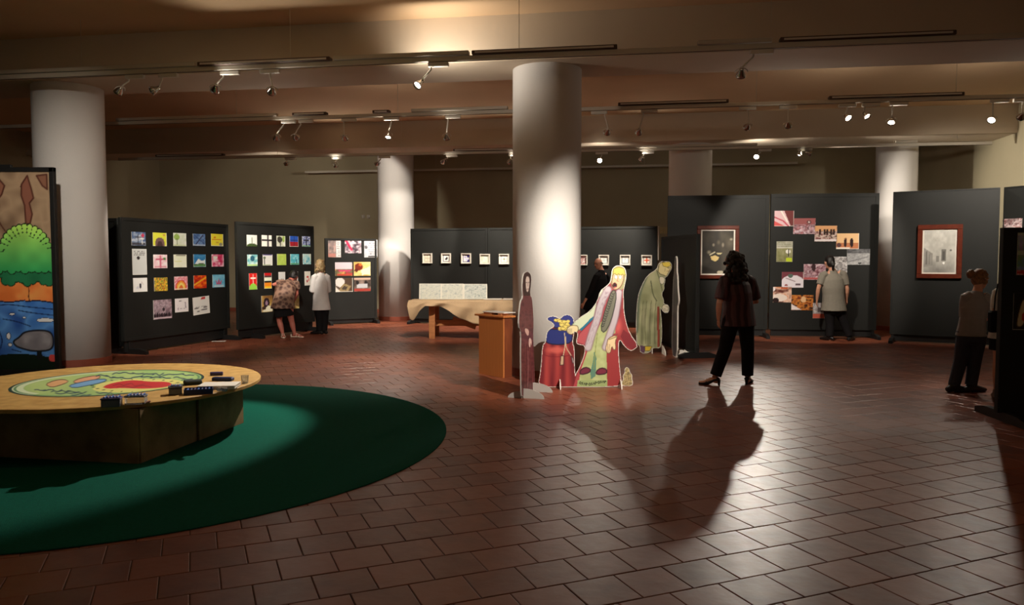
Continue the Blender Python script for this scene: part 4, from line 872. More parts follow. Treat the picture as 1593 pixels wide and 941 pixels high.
# ------------------------------------------------------------------ cutout figures
def cutout(name, label, Lw, dirv, outlines, painter, zo, cell, stands, zr=None, thick=.014, inset=.006, edge=M_EDGE, back=None):
    """flat board figure; outlines given in photo pixels through the zoom frame zo=(scale, ox, oy)"""
    s, ox, oy = zo; Lw = Vector(Lw); dirv = Vector(dirv).normalized(); n = Vector((dirv.y, -dirv.x, 0)); ang = math.atan2(dirv.y, dirv.x)
    t = thing(name, label, 'cutout figure', Lw, ang)
    def toL(q):
        w_ = onplane(ox + q[0] * s, oy + q[1] * s, Lw, n); return ((w_ - Lw).dot(dirv), max(w_.z, .004))
    polys = [[toL(q) for q in (smoothpts(o_, True, 1))] for o_ in outlines]
    mb = MB()
    for P_ in polys: mb.prism(P_, 0, thick)
    mb.build('board', edge, t)
    us = [p[0] for P_ in polys for p in P_]; zs = [p[1] for P_ in polys for p in P_]
    nu = int((max(us) - min(us)) / cell) + 1; nz = int((max(zs) - min(zs)) / cell) + 1
    gu, gz = np.meshgrid(min(us) + np.arange(nu + 1) * cell, min(zs) + np.arange(nz + 1) * cell)
    X = Lw.x + dirv.x * gu; Y = Lw.y + dirv.y * gu; cp, sp = math.cos(PITCH), math.sin(PITCH)
    zc = gz - CAMZ; d = Y * cp - zc * sp; PX = CX + F * X / d; PY = CY - F * (Y * sp + zc * cp) / d
    A = Art((PX - ox) / s, (PY - oy) / s, (200, 200, 200)); painter(A)
    cu = (gu[:-1, :-1] + cell / 2); cz = (gz[:-1, :-1] + cell / 2); ok = np.zeros(cu.shape, bool)
    for P_ in polys: ok |= inpoly(cu, cz, P_) & (segdist(cu, cz, P_, True) > inset)
    idx = -np.ones(gu.shape, int); f = []; jj, ii = np.nonzero(ok); used = np.zeros(gu.shape, bool)
    for a, b in ((0, 0), (1, 0), (0, 1), (1, 1)): used[jj + a, ii + b] = True
    idx[used] = np.arange(used.sum())
    f = [(int(idx[j, i]), int(idx[j, i + 1]), int(idx[j + 1, i + 1]), int(idx[j + 1, i])) for j, i in zip(jj, ii)]
    v = np.stack([gu[used], np.full(used.sum(), -.0015), gz[used]], 1).tolist()
    me = bpy.data.meshes.new('painted_face'); me.from_pydata(v, [], f); me.update(); colattr(me, A.c[used]); me.materials.append(M_BOARD)
    o = bpy.data.objects.new('painted_face', me); C.objects.link(o); o.parent = t
    for (px, py, ln, hh, sg) in stands:
        w_ = onplane(px, py, Lw, n); u = (w_ - Lw).dot(dirv)
        prof = [(0, 0)] + [(ln * math.cos(q), hh * math.sin(q)) for q in np.linspace(0, PI / 2, 9)]
        m2 = MB(); m2.prism(prof, -.007, .007)
        m3 = MB(); m3.v = [(u + v_[1], -v_[0] * sg + (thick if sg < 0 else 0), v_[2]) for v_ in m2.v]; m3.f = m2.f; m3.mi = m2.mi
        m3.build('stand_foot', edge, t)
    return t
Z2 = (.2764, 780, 380)
king_o = [(660, 118), (685, 124), (699, 140), (705, 180), (692, 240), (686, 270), (690, 330), (690, 370), (700, 430), (722, 500), (772, 570), (745, 595), (722, 600), (690, 572), (667, 535), (660, 560), (662, 650), (672, 750), (682, 797), (560, 804), (428, 812), (405, 790), (412, 740), (440, 690), (468, 620), (470, 570), (440, 566), (418, 556), (432, 500), (410, 490), (385, 500), (372, 480), (380, 455), (408, 440), (440, 412), (500, 375), (540, 320), (555, 262), (590, 235), (612, 215), (618, 180), (622, 142), (640, 122)]
ped_o = [(222, 700), (230, 565), (250, 550), (252, 500), (272, 475), (300, 460), (285, 440), (252, 424), (270, 404), (305, 404), (330, 420), (350, 398), (380, 394), (405, 412), (410, 440), (412, 490), (400, 555), (412, 580), (412, 700), (425, 790), (430, 814), (300, 825), (205, 800)]
def king(A):
    x, y = A.x, A.y; ink = (60, 30, 34)
    A.m(x > -1e9, (140, 46, 50)); A.noise(.02, [(120, 38, 44), (166, 74, 74)], 111, .8)
    # pedestal drape
    ped = inpoly(x, y, ped_o)
    fold = (.5 + .5 * np.sin((x - 315) * .10 * (1.25 - (y - 560) / 900) + 1.5)) * .6 + .4 * vnoise(x, y * .15, .06, 5); cc = np.array([104, 26, 34]) * (1 - fold[..., None]) + np.array([168, 62, 58]) * fold[..., None]
    A.c = np.where(ped[..., None], cc, A.c)
    A.ell(310, 595, 75, 26, (206, 96, 84), .8, .6); A.line([(232, 600), (240, 625), (300, 635), (370, 630), (408, 610)], 3, (110, 20, 30), .7, 2)
    # bag
    A.poly([(250, 548), (252, 500), (275, 475), (305, 480), (370, 470), (400, 500), (398, 552), (330, 566), (270, 560)], (34, 44, 110), outline=(18, 18, 50), w=3, sm=1)
    A.poly([(252, 424), (270, 404), (305, 404), (330, 420), (350, 398), (380, 394), (408, 415), (405, 470), (300, 470), (285, 440)], (46, 54, 124), outline=(18, 18, 50), w=3)
    rr_ = random.Random(2)
    for k in range(30):
        cx, cy = rr_.uniform(305, 378), rr_.uniform(425, 478); A.ell(cx, cy, 13, 9, (110, 90, 40)); A.ell(cx, cy, 11, 7, (226, 206, 110))
    A.line([(355, 500), (360, 560), (352, 610), (345, 640)], 3, (190, 170, 140), 1, 2); A.line([(362, 520), (362, 580), (390, 620), (405, 655)], 3, (190, 170, 140), 1, 2)
    A.poly([(335, 628), (352, 628), (350, 678), (330, 680)], (190, 160, 130), outline=ink, w=2); A.poly([(392, 628), (404, 640), (412, 668), (400, 668)], (150, 130, 130), outline=ink, w=2)
    # robe
    A.poly([(555, 262), (620, 240), (640, 260), (520, 560), (440, 820), (405, 800), (440, 690), (470, 570), (418, 556), (432, 500), (500, 440)], (166, 66, 72))
    A.poly([(440, 412), (500, 375), (545, 320), (556, 262), (580, 250), (540, 400), (440, 480), (410, 490), (400, 450)], (200, 210, 180), outline=(110, 120, 90), w=2)
    A.poly([(440, 480), (505, 415), (525, 400), (520, 425), (455, 490)], (30, 110, 140))
    A.poly([(420, 550), (440, 500), (520, 420), (545, 300), (560, 300), (530, 450), (490, 570), (470, 568)], (176, 80, 86), outline=(110, 30, 44), w=2)
    A.poly([(640, 520), (690, 330), (700, 430), (722, 500), (772, 570), (740, 597), (690, 572), (665, 530), (662, 650), (685, 800), (596, 804), (590, 620)], (150, 52, 54))
    A.poly([(686, 480), (722, 505), (770, 570), (742, 596), (700, 570), (670, 520)], (120, 34, 42))
    A.ell(655, 460, 30, 60, (214, 96, 92), .7, .7)
    # gown
    A.poly([(560, 440), (640, 300), (640, 500), (590, 520), (596, 800), (428, 812), (450, 700), (500, 560)], (172, 180, 122))
    A.noise(.03, [(150, 160, 104), (190, 198, 146)], 112, .6, inpoly(x, y, [(560, 500), (590, 520), (596, 800), (428, 812), (450, 700), (500, 560)]))
    A.poly([(522, 600), (535, 640), (530, 740), (505, 760), (500, 720), (515, 660)], (90, 130, 110)); A.line([(540, 500), (528, 600), (520, 700)], 2.5, (130, 140, 80), 1, 1)
    # ermine collar bands
    fur = lambda P_, wd: (A.line(P_, wd, (120, 92, 104), 1, 1), A.line(P_, wd - 5, (186, 174, 180), 1, 1))
    fur([(600, 255), (560, 330), (540, 420), (510, 500), (488, 580)], 27); fur([(662, 270), (655, 330), (640, 420), (612, 500), (585, 580)], 24)
    for k in range(60): 
        a = rr_.random(); P1 = (600 - a * 110 + rr_.uniform(-14, 14), 260 + a * 300); A.line([P1, (P1[0] - 4, P1[1] + 12)], 1.5, (160, 140, 150))
    # long patterned band
    A.poly([(622, 258), (645, 262), (645, 320), (615, 440), (580, 500), (558, 480), (575, 400), (600, 320)], (112, 112, 96), outline=(50, 50, 46), w=2.5, sm=1)
    for k in range(14):
        cx = 630 - k * 4.6; cy = 275 + k * 14; A.line([(cx - 9, cy), (cx + 2, cy + 6), (cx + 9, cy - 3)], 2.2, (50, 50, 46)); A.line([(cx - 6, cy + 8), (cx + 6, cy + 4)], 2, (50, 50, 46))
    # head
    A.poly([(622, 142), (640, 122), (685, 124), (700, 142), (705, 180), (690, 240), (680, 256), (618, 235), (616, 190)], (150, 146, 104))
    A.poly([(628, 165), (650, 150), (686, 158), (690, 190), (676, 235), (650, 256), (628, 252), (620, 225)], (196, 166, 130), outline=(100, 66, 50), w=2, sm=1)
    A.poly([(628, 168), (632, 138), (660, 128), (690, 136), (698, 170), (690, 175), (682, 168), (670, 176), (660, 166), (648, 174), (640, 164)], (180, 168, 78), outline=(120, 110, 40), w=2)
    A.ell(645, 184, 9, 11, (110, 80, 70)); A.ell(645, 184, 7, 9, W_); A.ell(669, 184, 9, 11, (110, 80, 70)); A.ell(669, 184, 7, 9, W_); A.ell(647, 180, 2.5, 2.5, K_); A.ell(668, 180, 2.5, 2.5, K_)
    A.line([(656, 192), (650, 206), (660, 208)], 2, (150, 100, 76)); A.ell(638, 231, 13, 16, (90, 30, 34)); A.ell(638, 232, 9, 12, (40, 12, 16)); A.ell(640, 242, 6, 4, (190, 90, 90))
    # hands
    for (cx, cy) in ((405, 472), (612, 570)):
        pass
    A.poly([(366, 478), (385, 458), (410, 455), (432, 460), (432, 492), (410, 498), (395, 508), (372, 500)], (222, 206, 160), outline=(110, 90, 60), w=2, sm=1)
    for k in range(3): A.line([(372, 480 + k * 8), (398, 476 + k * 8)], 1.6, (120, 100, 70))
    A.poly([(600, 530), (640, 510), (652, 525), (640, 545), (645, 590), (630, 595), (622, 570), (612, 615), (592, 610), (586, 585), (596, 550)], (224, 200, 156), outline=(110, 80, 60), w=2, sm=1)
    A.line([(600, 560), (596, 605)], 1.6, (120, 90, 70)); A.line([(610, 562), (604, 612)], 1.6, (120, 90, 70)); A.line([(606, 535), (648, 520)], 4, (150, 140, 90)); A.line([(610, 524), (655, 505)], 2.5, (120, 60, 60))
    # hem, shoes and lettering-like marks
    A.poly([(440, 712), (470, 690), (502, 700), (498, 722), (445, 735)], (110, 40, 60), outline=(50, 20, 34), w=3, sm=1); A.poly([(532, 715), (560, 694), (592, 702), (594, 728), (536, 735)], (116, 40, 60), outline=(50, 20, 34), w=3, sm=1)
    A.poly([(430, 765), (596, 765), (598, 806), (424, 812)], (150, 166, 110)); 
    g = [[(0, 0), (6, -7), (12, 0), (6, 7), (0, 0)], [(0, 7), (0, -7), (9, -2), (0, 1)], [(0, 6), (5, -6), (10, 6)], [(9, -6), (1, -4), (9, 2), (1, 6)]]
    for k in range(12):
        x0 = 438 + k * 13; y0 = 780 + 7 * math.sin(k * .45)
        A.line([(x0 + a, y0 + b) for a, b in g[(k * 7) % 4]], 2.2, (40, 44, 34))
kL = Vector((.34, 9.42, 0)); kdir = Vector((1, -.02, 0))
cutout('king_cutout', 'painted cutout of a red-robed man grabbing a blue bag on a draped stand', kL, kdir, [king_o, ped_o], king, Z2, .0058,
       [(871, 607, .17, .10, 1), (965, 601, .15, .10, 1), (850, 606, .2, .08, -1)])
monk_o = [(150, 152), (163, 165), (168, 190), (166, 230), (160, 285), (172, 300), (178, 380), (181, 440), (178, 520), (182, 600), (186, 700), (189, 822), (115, 872), (112, 800), (110, 600), (112, 500), (98, 460), (100, 400), (108, 320), (122, 300), (118, 260), (119, 210), (124, 170), (135, 155)]
def monk(A):
    A.m(A.x > -1e9, (84, 40, 44)); A.noise(.05, [(66, 30, 34), (112, 62, 62), (78, 36, 40)], 121, .8)
    A.poly([(125, 160), (160, 156), (168, 190), (160, 290), (125, 290), (118, 220)], (52, 30, 28)); A.poly([(133, 180), (158, 178), (160, 230), (150, 275), (136, 262)], (196, 176, 166), outline=(60, 40, 40), w=2, sm=1)
    A.line([(138, 215), (144, 215)], 2, K_); A.line([(150, 215), (157, 215)], 2, K_); A.line([(149, 218), (148, 236)], 1.5, (120, 90, 90)); A.line([(142, 252), (153, 252)], 2, (90, 50, 50))
    A.poly([(125, 300), (172, 305), (176, 360), (128, 360)], (96, 52, 54)); A.poly([(130, 470), (155, 480), (152, 520), (135, 500)], (200, 160, 150), sm=1); A.poly([(155, 520), (172, 540), (165, 580), (152, 575)], (206, 170, 160), sm=1)
    for k in range(5): A.line([(128 + k * 12, 560), (124 + k * 15, 840)], 1.6, (56, 24, 30))
    A.line([(150, 600), (152, 700), (148, 800)], 1.5, (150, 100, 100))
mL = fl(812, 621); mD = fl(831.5, 607.5) - mL
cutout('monk_cutout', 'dark brown robed narrow cutout turned sideways, at the column\'s left', mL, mD, [monk_o], monk, Z2, .007,
       [(814.5, 617, .24, .11, 1), (829, 608, .24, .11, 1), (814.5, 617, .17, .08, -1)], edge=mat('grey_board_edge', (170, 164, 158), .6))
Z5 = (.1807, 895, 390)
old_o = [(740, 88), (775, 92), (810, 90), (832, 120), (828, 160), (808, 190), (790, 225), (772, 228), (775, 262), (762, 300), (770, 325), (742, 372), (765, 430), (760, 455), (808, 470), (806, 530), (772, 540), (745, 510), (735, 490), (735, 520), (745, 620), (748, 720), (740, 800), (735, 838), (665, 836), (640, 880), (560, 884), (555, 822), (528, 802), (524, 700), (522, 600), (535, 400), (570, 300), (620, 210), (700, 160), (712, 120)]
def old(A):
    A.m(A.x > -1e9, (160, 160, 120)); A.noise(.012, [(138, 142, 102), (192, 190, 148)], 131, .8)
    f = .5 + .5 * np.sin(A.x * .11 + np.sin(A.y * .01) * 1.5); low = np.clip((A.y - 380) / 200, 0, 1) * .5
    A.c = A.c * (1 - (low * f)[..., None] * .35)
    A.line([(620, 215), (575, 310), (545, 420), (532, 700)], 12, (96, 110, 92), .7, 1); A.line([(700, 170), (730, 260), (752, 360)], 5, (86, 92, 62), .8, 1); A.line([(650, 260), (668, 380), (700, 430)], 6, (84, 90, 62), .8, 1)
    for xx in (570, 600, 640, 680): A.line([(xx + 15, 430), (xx, 600), (xx + 5, 800)], 3, (84, 88, 58), .7, 1)
    A.poly([(716, 150), (720, 118), (745, 92), (775, 96), (808, 94), (828, 122), (822, 160), (800, 190), (785, 222), (760, 210), (730, 200), (712, 180)], (222, 206, 150), outline=(90, 80, 50), w=3)
    A.poly([(745, 100), (815, 96), (822, 128), (790, 142), (755, 132)], (226, 200, 80), outline=(110, 90, 40), w=2); A.line([(748, 95), (815, 92)], 4, K_)
    A.line([(795, 146), (815, 146)], 3, K_); A.line([(788, 176), (808, 176)], 3, (140, 90, 80)); A.line([(770, 150), (775, 168), (768, 176)], 2, (130, 110, 70)); A.line([(800, 150), (822, 164), (806, 166)], 2, (130, 100, 70))
    A.poly([(722, 226), (745, 220), (770, 235), (768, 268), (750, 292), (730, 280), (724, 250)], (222, 214, 190), outline=(90, 90, 70), w=2, sm=1); A.poly([(745, 470), (790, 462), (806, 475), (796, 500), (804, 525), (775, 535), (752, 515)], (216, 206, 180), outline=(80, 80, 60), w=2, sm=1)
    for k in range(3): A.line([(760, 485 + k * 14), (800, 482 + k * 15)], 2, (100, 90, 70))
    A.poly([(705, 480), (722, 480), (724, 830), (706, 830)], (140, 60, 44)); A.line([(725, 500), (728, 820)], 3, (70, 74, 50))
    A.poly([(558, 815), (600, 820), (598, 880), (556, 880)], (90, 60, 80)); A.poly([(600, 822), (660, 824), (640, 860), (600, 862)], (206, 176, 50), outline=(80, 60, 40), w=2)
oL = fl(990, 550); 
cutout('old_man_cutout', 'painted cutout of a stooping old man in a green robe', oL, (1, .0, 0), [old_o], old, Z5, .0085, [(1030, 549, .30, .14, 1), (1015, 549, .25, .14, -1)])
def thin(A):
    A.m(A.x > -1e9, (60, 52, 50)); A.noise(.04, [(46, 40, 40), (104, 98, 96)], 141, .8)
    A.ell(870, 110, 14, 45, (170, 160, 150)); A.ell(862, 440, 14, 30, (190, 180, 170))
eC = Vector((2.655, 12.45, 0)); ea = math.radians(90 - 12.0 + 11)
ed = Vector((math.cos(ea), math.sin(ea), 0)); eL = eC - ed * .27
e_o = [(852, 60), (862, 36), (884, 40), (890, 90), (892, 170), (896, 300), (900, 500), (904, 700), (906, 868), (850, 868), (850, 600), (852, 500), (838, 470), (836, 430), (848, 330), (850, 200), (848, 140)]
def edge_cut():
    t = thing('edge_on_cutout', 'tall cutout seen almost edge-on, white rim, before the dark panel', 'cutout figure', eL, ea)
    prof = [(.06, .0), (.50, .0), (.50, .5), (.47, .95), (.44, 1.25), (.36, 1.38), (.35, 1.52), (.30, 1.62), (.22, 1.63), (.16, 1.54), (.17, 1.40), (.10, 1.30), (.06, 1.1), (-.02, .98), (-.03, .9), (.08, .82), (.06, .5)]
    mb = MB(); mb.prism(smoothpts(prof, True, 1), 0, .02); mb.build('board', M_EDGE, t)
    cx = sum(p[0] for p in prof) / len(prof)
    ins = [((p[0] - .23) * .9 + .23, .012 + p[1] * .985) for p in smoothpts(prof, True, 1)]
    mb = MB(); mb.prism(ins, -.002, .001); mb.build('painted_face', mat('dark_robe_print', (46, 40, 44), .5, col2=(86, 80, 84), vscale=5), t)
    mb = MB(); mb.prism(ins, .019, .022); mb.build('painted_face', MATS['dark_robe_print'], t)
    for u in (.15, .42):
        pr = [(0, 0)] + [(.26 * math.cos(q), .13 * math.sin(q)) for q in np.linspace(0, PI / 2, 9)]
        m2 = MB(); m2.prism(pr, -.007, .007); m3 = MB(); m3.v = [(u + v_[1], -v_[0], v_[2]) for v_ in m2.v]; m3.f = m2.f; m3.mi = m2.mi; m3.build('stand_foot', M_EDGE, t)
edge_cut()
# little gold-brown cutout peeping out behind the red robe
gb = fl(977, 603); gb.y += .12
t = thing('small_creature_cutout', 'small gold-brown crumpled shape peeping out behind the red robe\'s foot', 'cutout figure', (gb.x + .01, gb.y, 0), 0)
mb = MB(); pr = [(-.07, 0), (.06, 0), (.07, .05), (.055, .09), (.06, .14), (.03, .17), (.02, .22), (-.01, .24), (-.04, .21), (-.03, .17), (-.06, .13), (-.05, .08), (-.08, .04)]; mb.prism(smoothpts(pr, True, 1), 0, .014); mb.build('board', M_EDGE, t)
mb = MB(); mb.prism([(p[0] * .88, .006 + p[1] * .96) for p in smoothpts(pr, True, 1)], -.002, .001); mb.build('painted_face', mat('gold_brown_print', (70, 50, 34), .4, col2=(206, 186, 130), vscale=45), t)
mb = MB(); mb.box((0, .05, .03), (.012, .1, .06)); mb.build('stand_foot', M_EDGE, t)

# ------------------------------------------------------------------ wooden lectern beside the column
Cc = fl(783, 588.0); Lc = fl(745, 581.0); u = (Cc - Lc); wd = u.length; u.normalize(); wn = Vector((-u.y, u.x, 0))
t = thing('wooden_cabinet', 'orange veneered upright cabinet holding flat papers, left of the middle column', 'cabinet', Lc, math.atan2(u.y, u.x))
dp = .15; hh = .80
mb = MB(); mb.box((wd / 2, .01, hh / 2), (wd, .02, hh), ch=.002); mb.build('front_panel', M_ORANGEWOOD, t)
M_OWD = mat('shaded_veneer', (128, 66, 34), .5, col2=(108, 52, 26), kind='wave', vscale=3, stretch=(6, 6, .6))  # the same veneer darkened in colour for the cabinet's shaded sides
mb = MB(); mb.box((wd - .01, dp / 2 + .011, hh / 2), (.02, dp - .02, hh), ch=.002); mb.build('side_panel', M_OWD, t)
mb = MB(); mb.box((.01, dp / 2 + .011, hh / 2), (.02, dp - .02, hh), ch=.002); mb.build('side_panel', M_OWD, t)
mb = MB(); mb.box((wd / 2 - .02, dp / 2 + .01, hh + .012), (wd + .10, dp + .06, .024), ch=.003); mb.build('top_board', M_ORANGEWOOD, t)
def onrect(root, x, y, z, size, nm, m, label, cat, rz=0, group=None):
    mb = MB(); mb.box((0, 0, size[2] / 2), size, ch=.002); a = root.rotation_euler[2]
    p = Vector(root.location) + Vector((x * math.cos(a) - y * math.sin(a), x * math.sin(a) + y * math.cos(a), z))
    return tag(mb.build(nm, m, loc=p, rotz=a + rz), label, cat, group)
onrect(t, .12, .16, .825, (.16, .2, .022), 'wooden_block', M_PINE, 'small wooden block under the left end of the papers on the cabinet', 'block')
onrect(t, .38, .16, .825, (.07, .2, .022), 'wooden_block', M_PINE, 'small wooden block under the right end of the papers on the cabinet', 'block')
onrect(t, .24, .16, .849, (.44, .21, .014), 'open_booklet', M_EDGE, 'white open booklet resting on blocks on the orange cabinet', 'booklet', .05)

# ------------------------------------------------------------------ trestle table with burlap
tt = thing('trestle_table', 'pine trestle table under a burlap cloth, before the long low panel', 'table', (-2.02, 15.35, 0), -.03)
TL, TD, TH = 2.6, .75, .755
mb = MB(); mb.box((TL / 2, TD / 2, TH - .012), (TL, TD, .024), ch=.003); mb.build('tabletop', M_PINE, tt)
for x in (.42, 2.2):
    for sy in (.04, TD - .04):
        mb = MB(); mb.box((x, sy, (TH - .03) / 2), (.12, .035, TH - .03), rot=Matrix.Rotation(.0, 3, 'Z'), ch=.003); mb.build('leg', M_PINE, tt)
    mb = MB(); mb.box((x, TD / 2, TH - .055), (.07, TD - .05, .05)); mb.build('crossbar', M_PINE, tt)
    mb = MB(); mb.box((x + .04, TD / 2, .28), (.035, TD - .08, .07)); mb.build('crossbar', M_PINE, tt)
mb = MB(); mb.box((1.31, TD / 2 - .12, .30), (1.85, .035, .12), ch=.003); mb.build('stretcher', M_PINE, tt)
mb = MB(); mb.box((1.05, TD / 2 - .14, .30), (.5, .03, .10), rot=Matrix.Rotation(.35, 3, 'Y')); mb.build('brace', M_PINE, tt)
def cloth():
    n = 110; m = 34; vs = []; fs = []
    def drop(x):
        P_ = [(-.06, .05), (0, .36), (.06, .40), (.18, .20), (.3, .10), (.42, .10), (.62, .11), (.8, .2), (1.0, .34), (1.25, .44), (1.5, .47), (1.8, .40), (2.2, .3), (2.7, .35)]
        for (a, b), (c, d) in zip(P_[:-1], P_[1:]):
            if x <= c: return b + (d - b) * max(0, (x - a)) / (c - a)
        return P_[-1][1]
    for i in range(n + 1):
        x = -.05 + (TL + .1) * i / n; d = drop(x)
        for j in range(m + 1):
            t_ = j / m
            if t_ < .4:
                y = TD + .01 - (TD + .02) * t_ / .4; z = TH + .006 + .006 * math.sin(x * 9 + y * 7) * math.sin(y * 11)
                yy = y
            else:
                k = (t_ - .4) / .6; z = TH + .004 - d * k; f = min(1, k * 3)
                yy = -.012 - .035 * f * (1 + math.sin(x * 13 + k * 2.5)) * (.4 + k) - .02 * f
                if k == 0: yy = -.008
            xs = x - (.03 * (t_ - .4) if t_ > .4 and x > .5 else 0)
            vs.append((xs, yy, z))
    for i in range(n):
        for j in range(m):
            a = i * (m + 1) + j; fs.append((a, a + 1, a + m + 2, a + m + 1))
    me = bpy.data.meshes.new('burlap_cloth'); me.from_pydata(vs, [], fs); me.update(); me.materials.append(M_BURLAP); me.polygons.foreach_set('use_smooth', [True] * len(me.polygons))
    o = bpy.data.objects.new('burlap_cloth', me); C.objects.link(o); o.location = tt.location; o.rotation_euler = tt.rotation_euler
    s = o.modifiers.new('thick', 'SOLIDIFY'); s.thickness = .004; s.offset = 1
    tag(o, 'beige burlap cloth hanging in uneven folds over the trestle table', 'cloth')
cloth()
DP = Vector((0, 15.75, 0))
for (x0, y0, x1, y1, sd, lab, w0) in ((652, 440.5, 687, 465, 151, 'leftmost of three pale drawings leaning on the burlap table', 0), (686, 440.5, 721, 465, 152, 'middle one of three pale drawings leaning on the burlap table', .02), (721, 442, 758, 466, 153, 'rightmost bluish one of three pale drawings leaning on the burlap table', .0)):
    Yp = 15.72 - w0; a = atY(x0, y1, Yp); b = atY(x1, y1, Yp); wz = (y1 - y0) / F * Yp
    o = sheet('pale_drawing', b.x - a.x, wz, 34, lambda A: A.ops([('r', 0, 0, 1, 1, (226, 226, 212)), ('n', 12, [(190, 198, 190), (224, 226, 214), (164, 176, 178)] if sd < 153 else [(170, 184, 184), (222, 226, 220), (120, 140, 146)], sd, .7), ('l', [(0, 0), (1, 0), (1, 1), (0, 1), (0, 0)], .05, (236, 234, 222))]), thick=.01)
    o.location = (a.x, Yp, TH + .016); o.rotation_euler = (-.16, 0, 0); tag(o, lab, 'drawing', 'pale drawings standing on the table')
for k, (xx, ln, lab) in enumerate(((2.06, .34, 'white flat booklet lying right of the pale drawings on the table'), (1.68, .36, 'white flat booklet lying next to the pale drawings on the table'))):
    onrect(tt, xx - .06, .36, TH + .014, (ln, .26, .02), 'flat_booklet', M_EDGE, lab, 'booklet')
# a leaflet that fell at the foot of the nearest panel
mb = MB(); mb.box((0, 0, .002), (.26, .12, .003)); q = fl(337, 531); q2 = mb.build('fallen_leaflet', M_EDGE, loc=(q.x + .05, q.y, .003), rotz=.1); tag(q2, 'white leaflet lying on the floor by the nearest picture panel', 'leaflet')
# two white junction fittings on the rear wall
for (px, lab) in ((565, 'small pale wall fitting, left one of a pair, above the small photo panel'), (573, 'small pale wall fitting, right one of a pair, above the small photo panel')):
    P0 = R(0, BB); n_ = Vector((-RU.y, RU.x, 0)) * -1; p = onplane(px, 337, R(0, BB - .03), RV)
    mb = MB(); mb.box((0, 0, 0), (.09, .06, .10), ch=.01); mb.box((0, -.04, -.01), (.05, .03, .05), ch=.008)
    tag(mb.build('wall_fitting', M_WHITE, loc=p, rotz=RANG), lab, 'fitting')
# ------------------------------------------------------------------ people
M_SKIN = mat('skin', (206, 150, 122), .5, var=.04, vscale=12, spec=.4)
M_SKIN2 = mat('skin_ruddy', (222, 160, 132), .5, var=.04, vscale=12, spec=.4)
M_EYE = mat('eye_white', (230, 226, 220), .3); M_LIP = mat('lips', (160, 80, 76), .5)
def frame(f):
    f = Vector(f).normalized(); r = f.cross(Vector((0, 0, 1))).normalized(); u = r.cross(f).normalized(); return f, r, u
def lerp(a, b, t): return a + (b - a) * t
def hand(mb, wr, d, n, k=1.0, curl=.5, thumb=1):
    d = d.normalized(); n = (n - d * n.dot(d)).normalized(); s = d.cross(n).normalized() * thumb
    mb.tube([wr - d * .02, wr + d * .015 * k, wr + d * .05 * k, wr + d * .088 * k], [(.021 * k, .017 * k), (.030 * k, .015 * k), (.040 * k, .014 * k), (.038 * k, .012 * k)], side=s, seg=12)
    for i, (o, ln) in enumerate(((.030, .068), (.010, .078), (-.011, .073), (-.031, .057))):
        p = wr + d * .085 * k + s * o * k; dd = d.copy(); pts = [p - d * .015 * k]
        for q in range(3):
            dd = (dd * math.cos(curl * .7) + n * math.sin(curl * .7)).normalized(); p = p + dd * ln * k * (.42, .32, .26)[q]; pts.append(p.copy())
        mb.tube(pts, [.0085 * k, .0082 * k, .0075 * k, .0068 * k], seg=8)
    p = wr + d * .03 * k + s * .03 * k; t1 = (d * .75 + s * .6 + n * .25).normalized(); t2 = (d * .95 + s * .15 + n * .3).normalized()
    mb.tube([p - s * .012, p + t1 * .032 * k, p + t1 * .032 * k + t2 * .03 * k], [.012 * k, .0105 * k, .008 * k], seg=8)
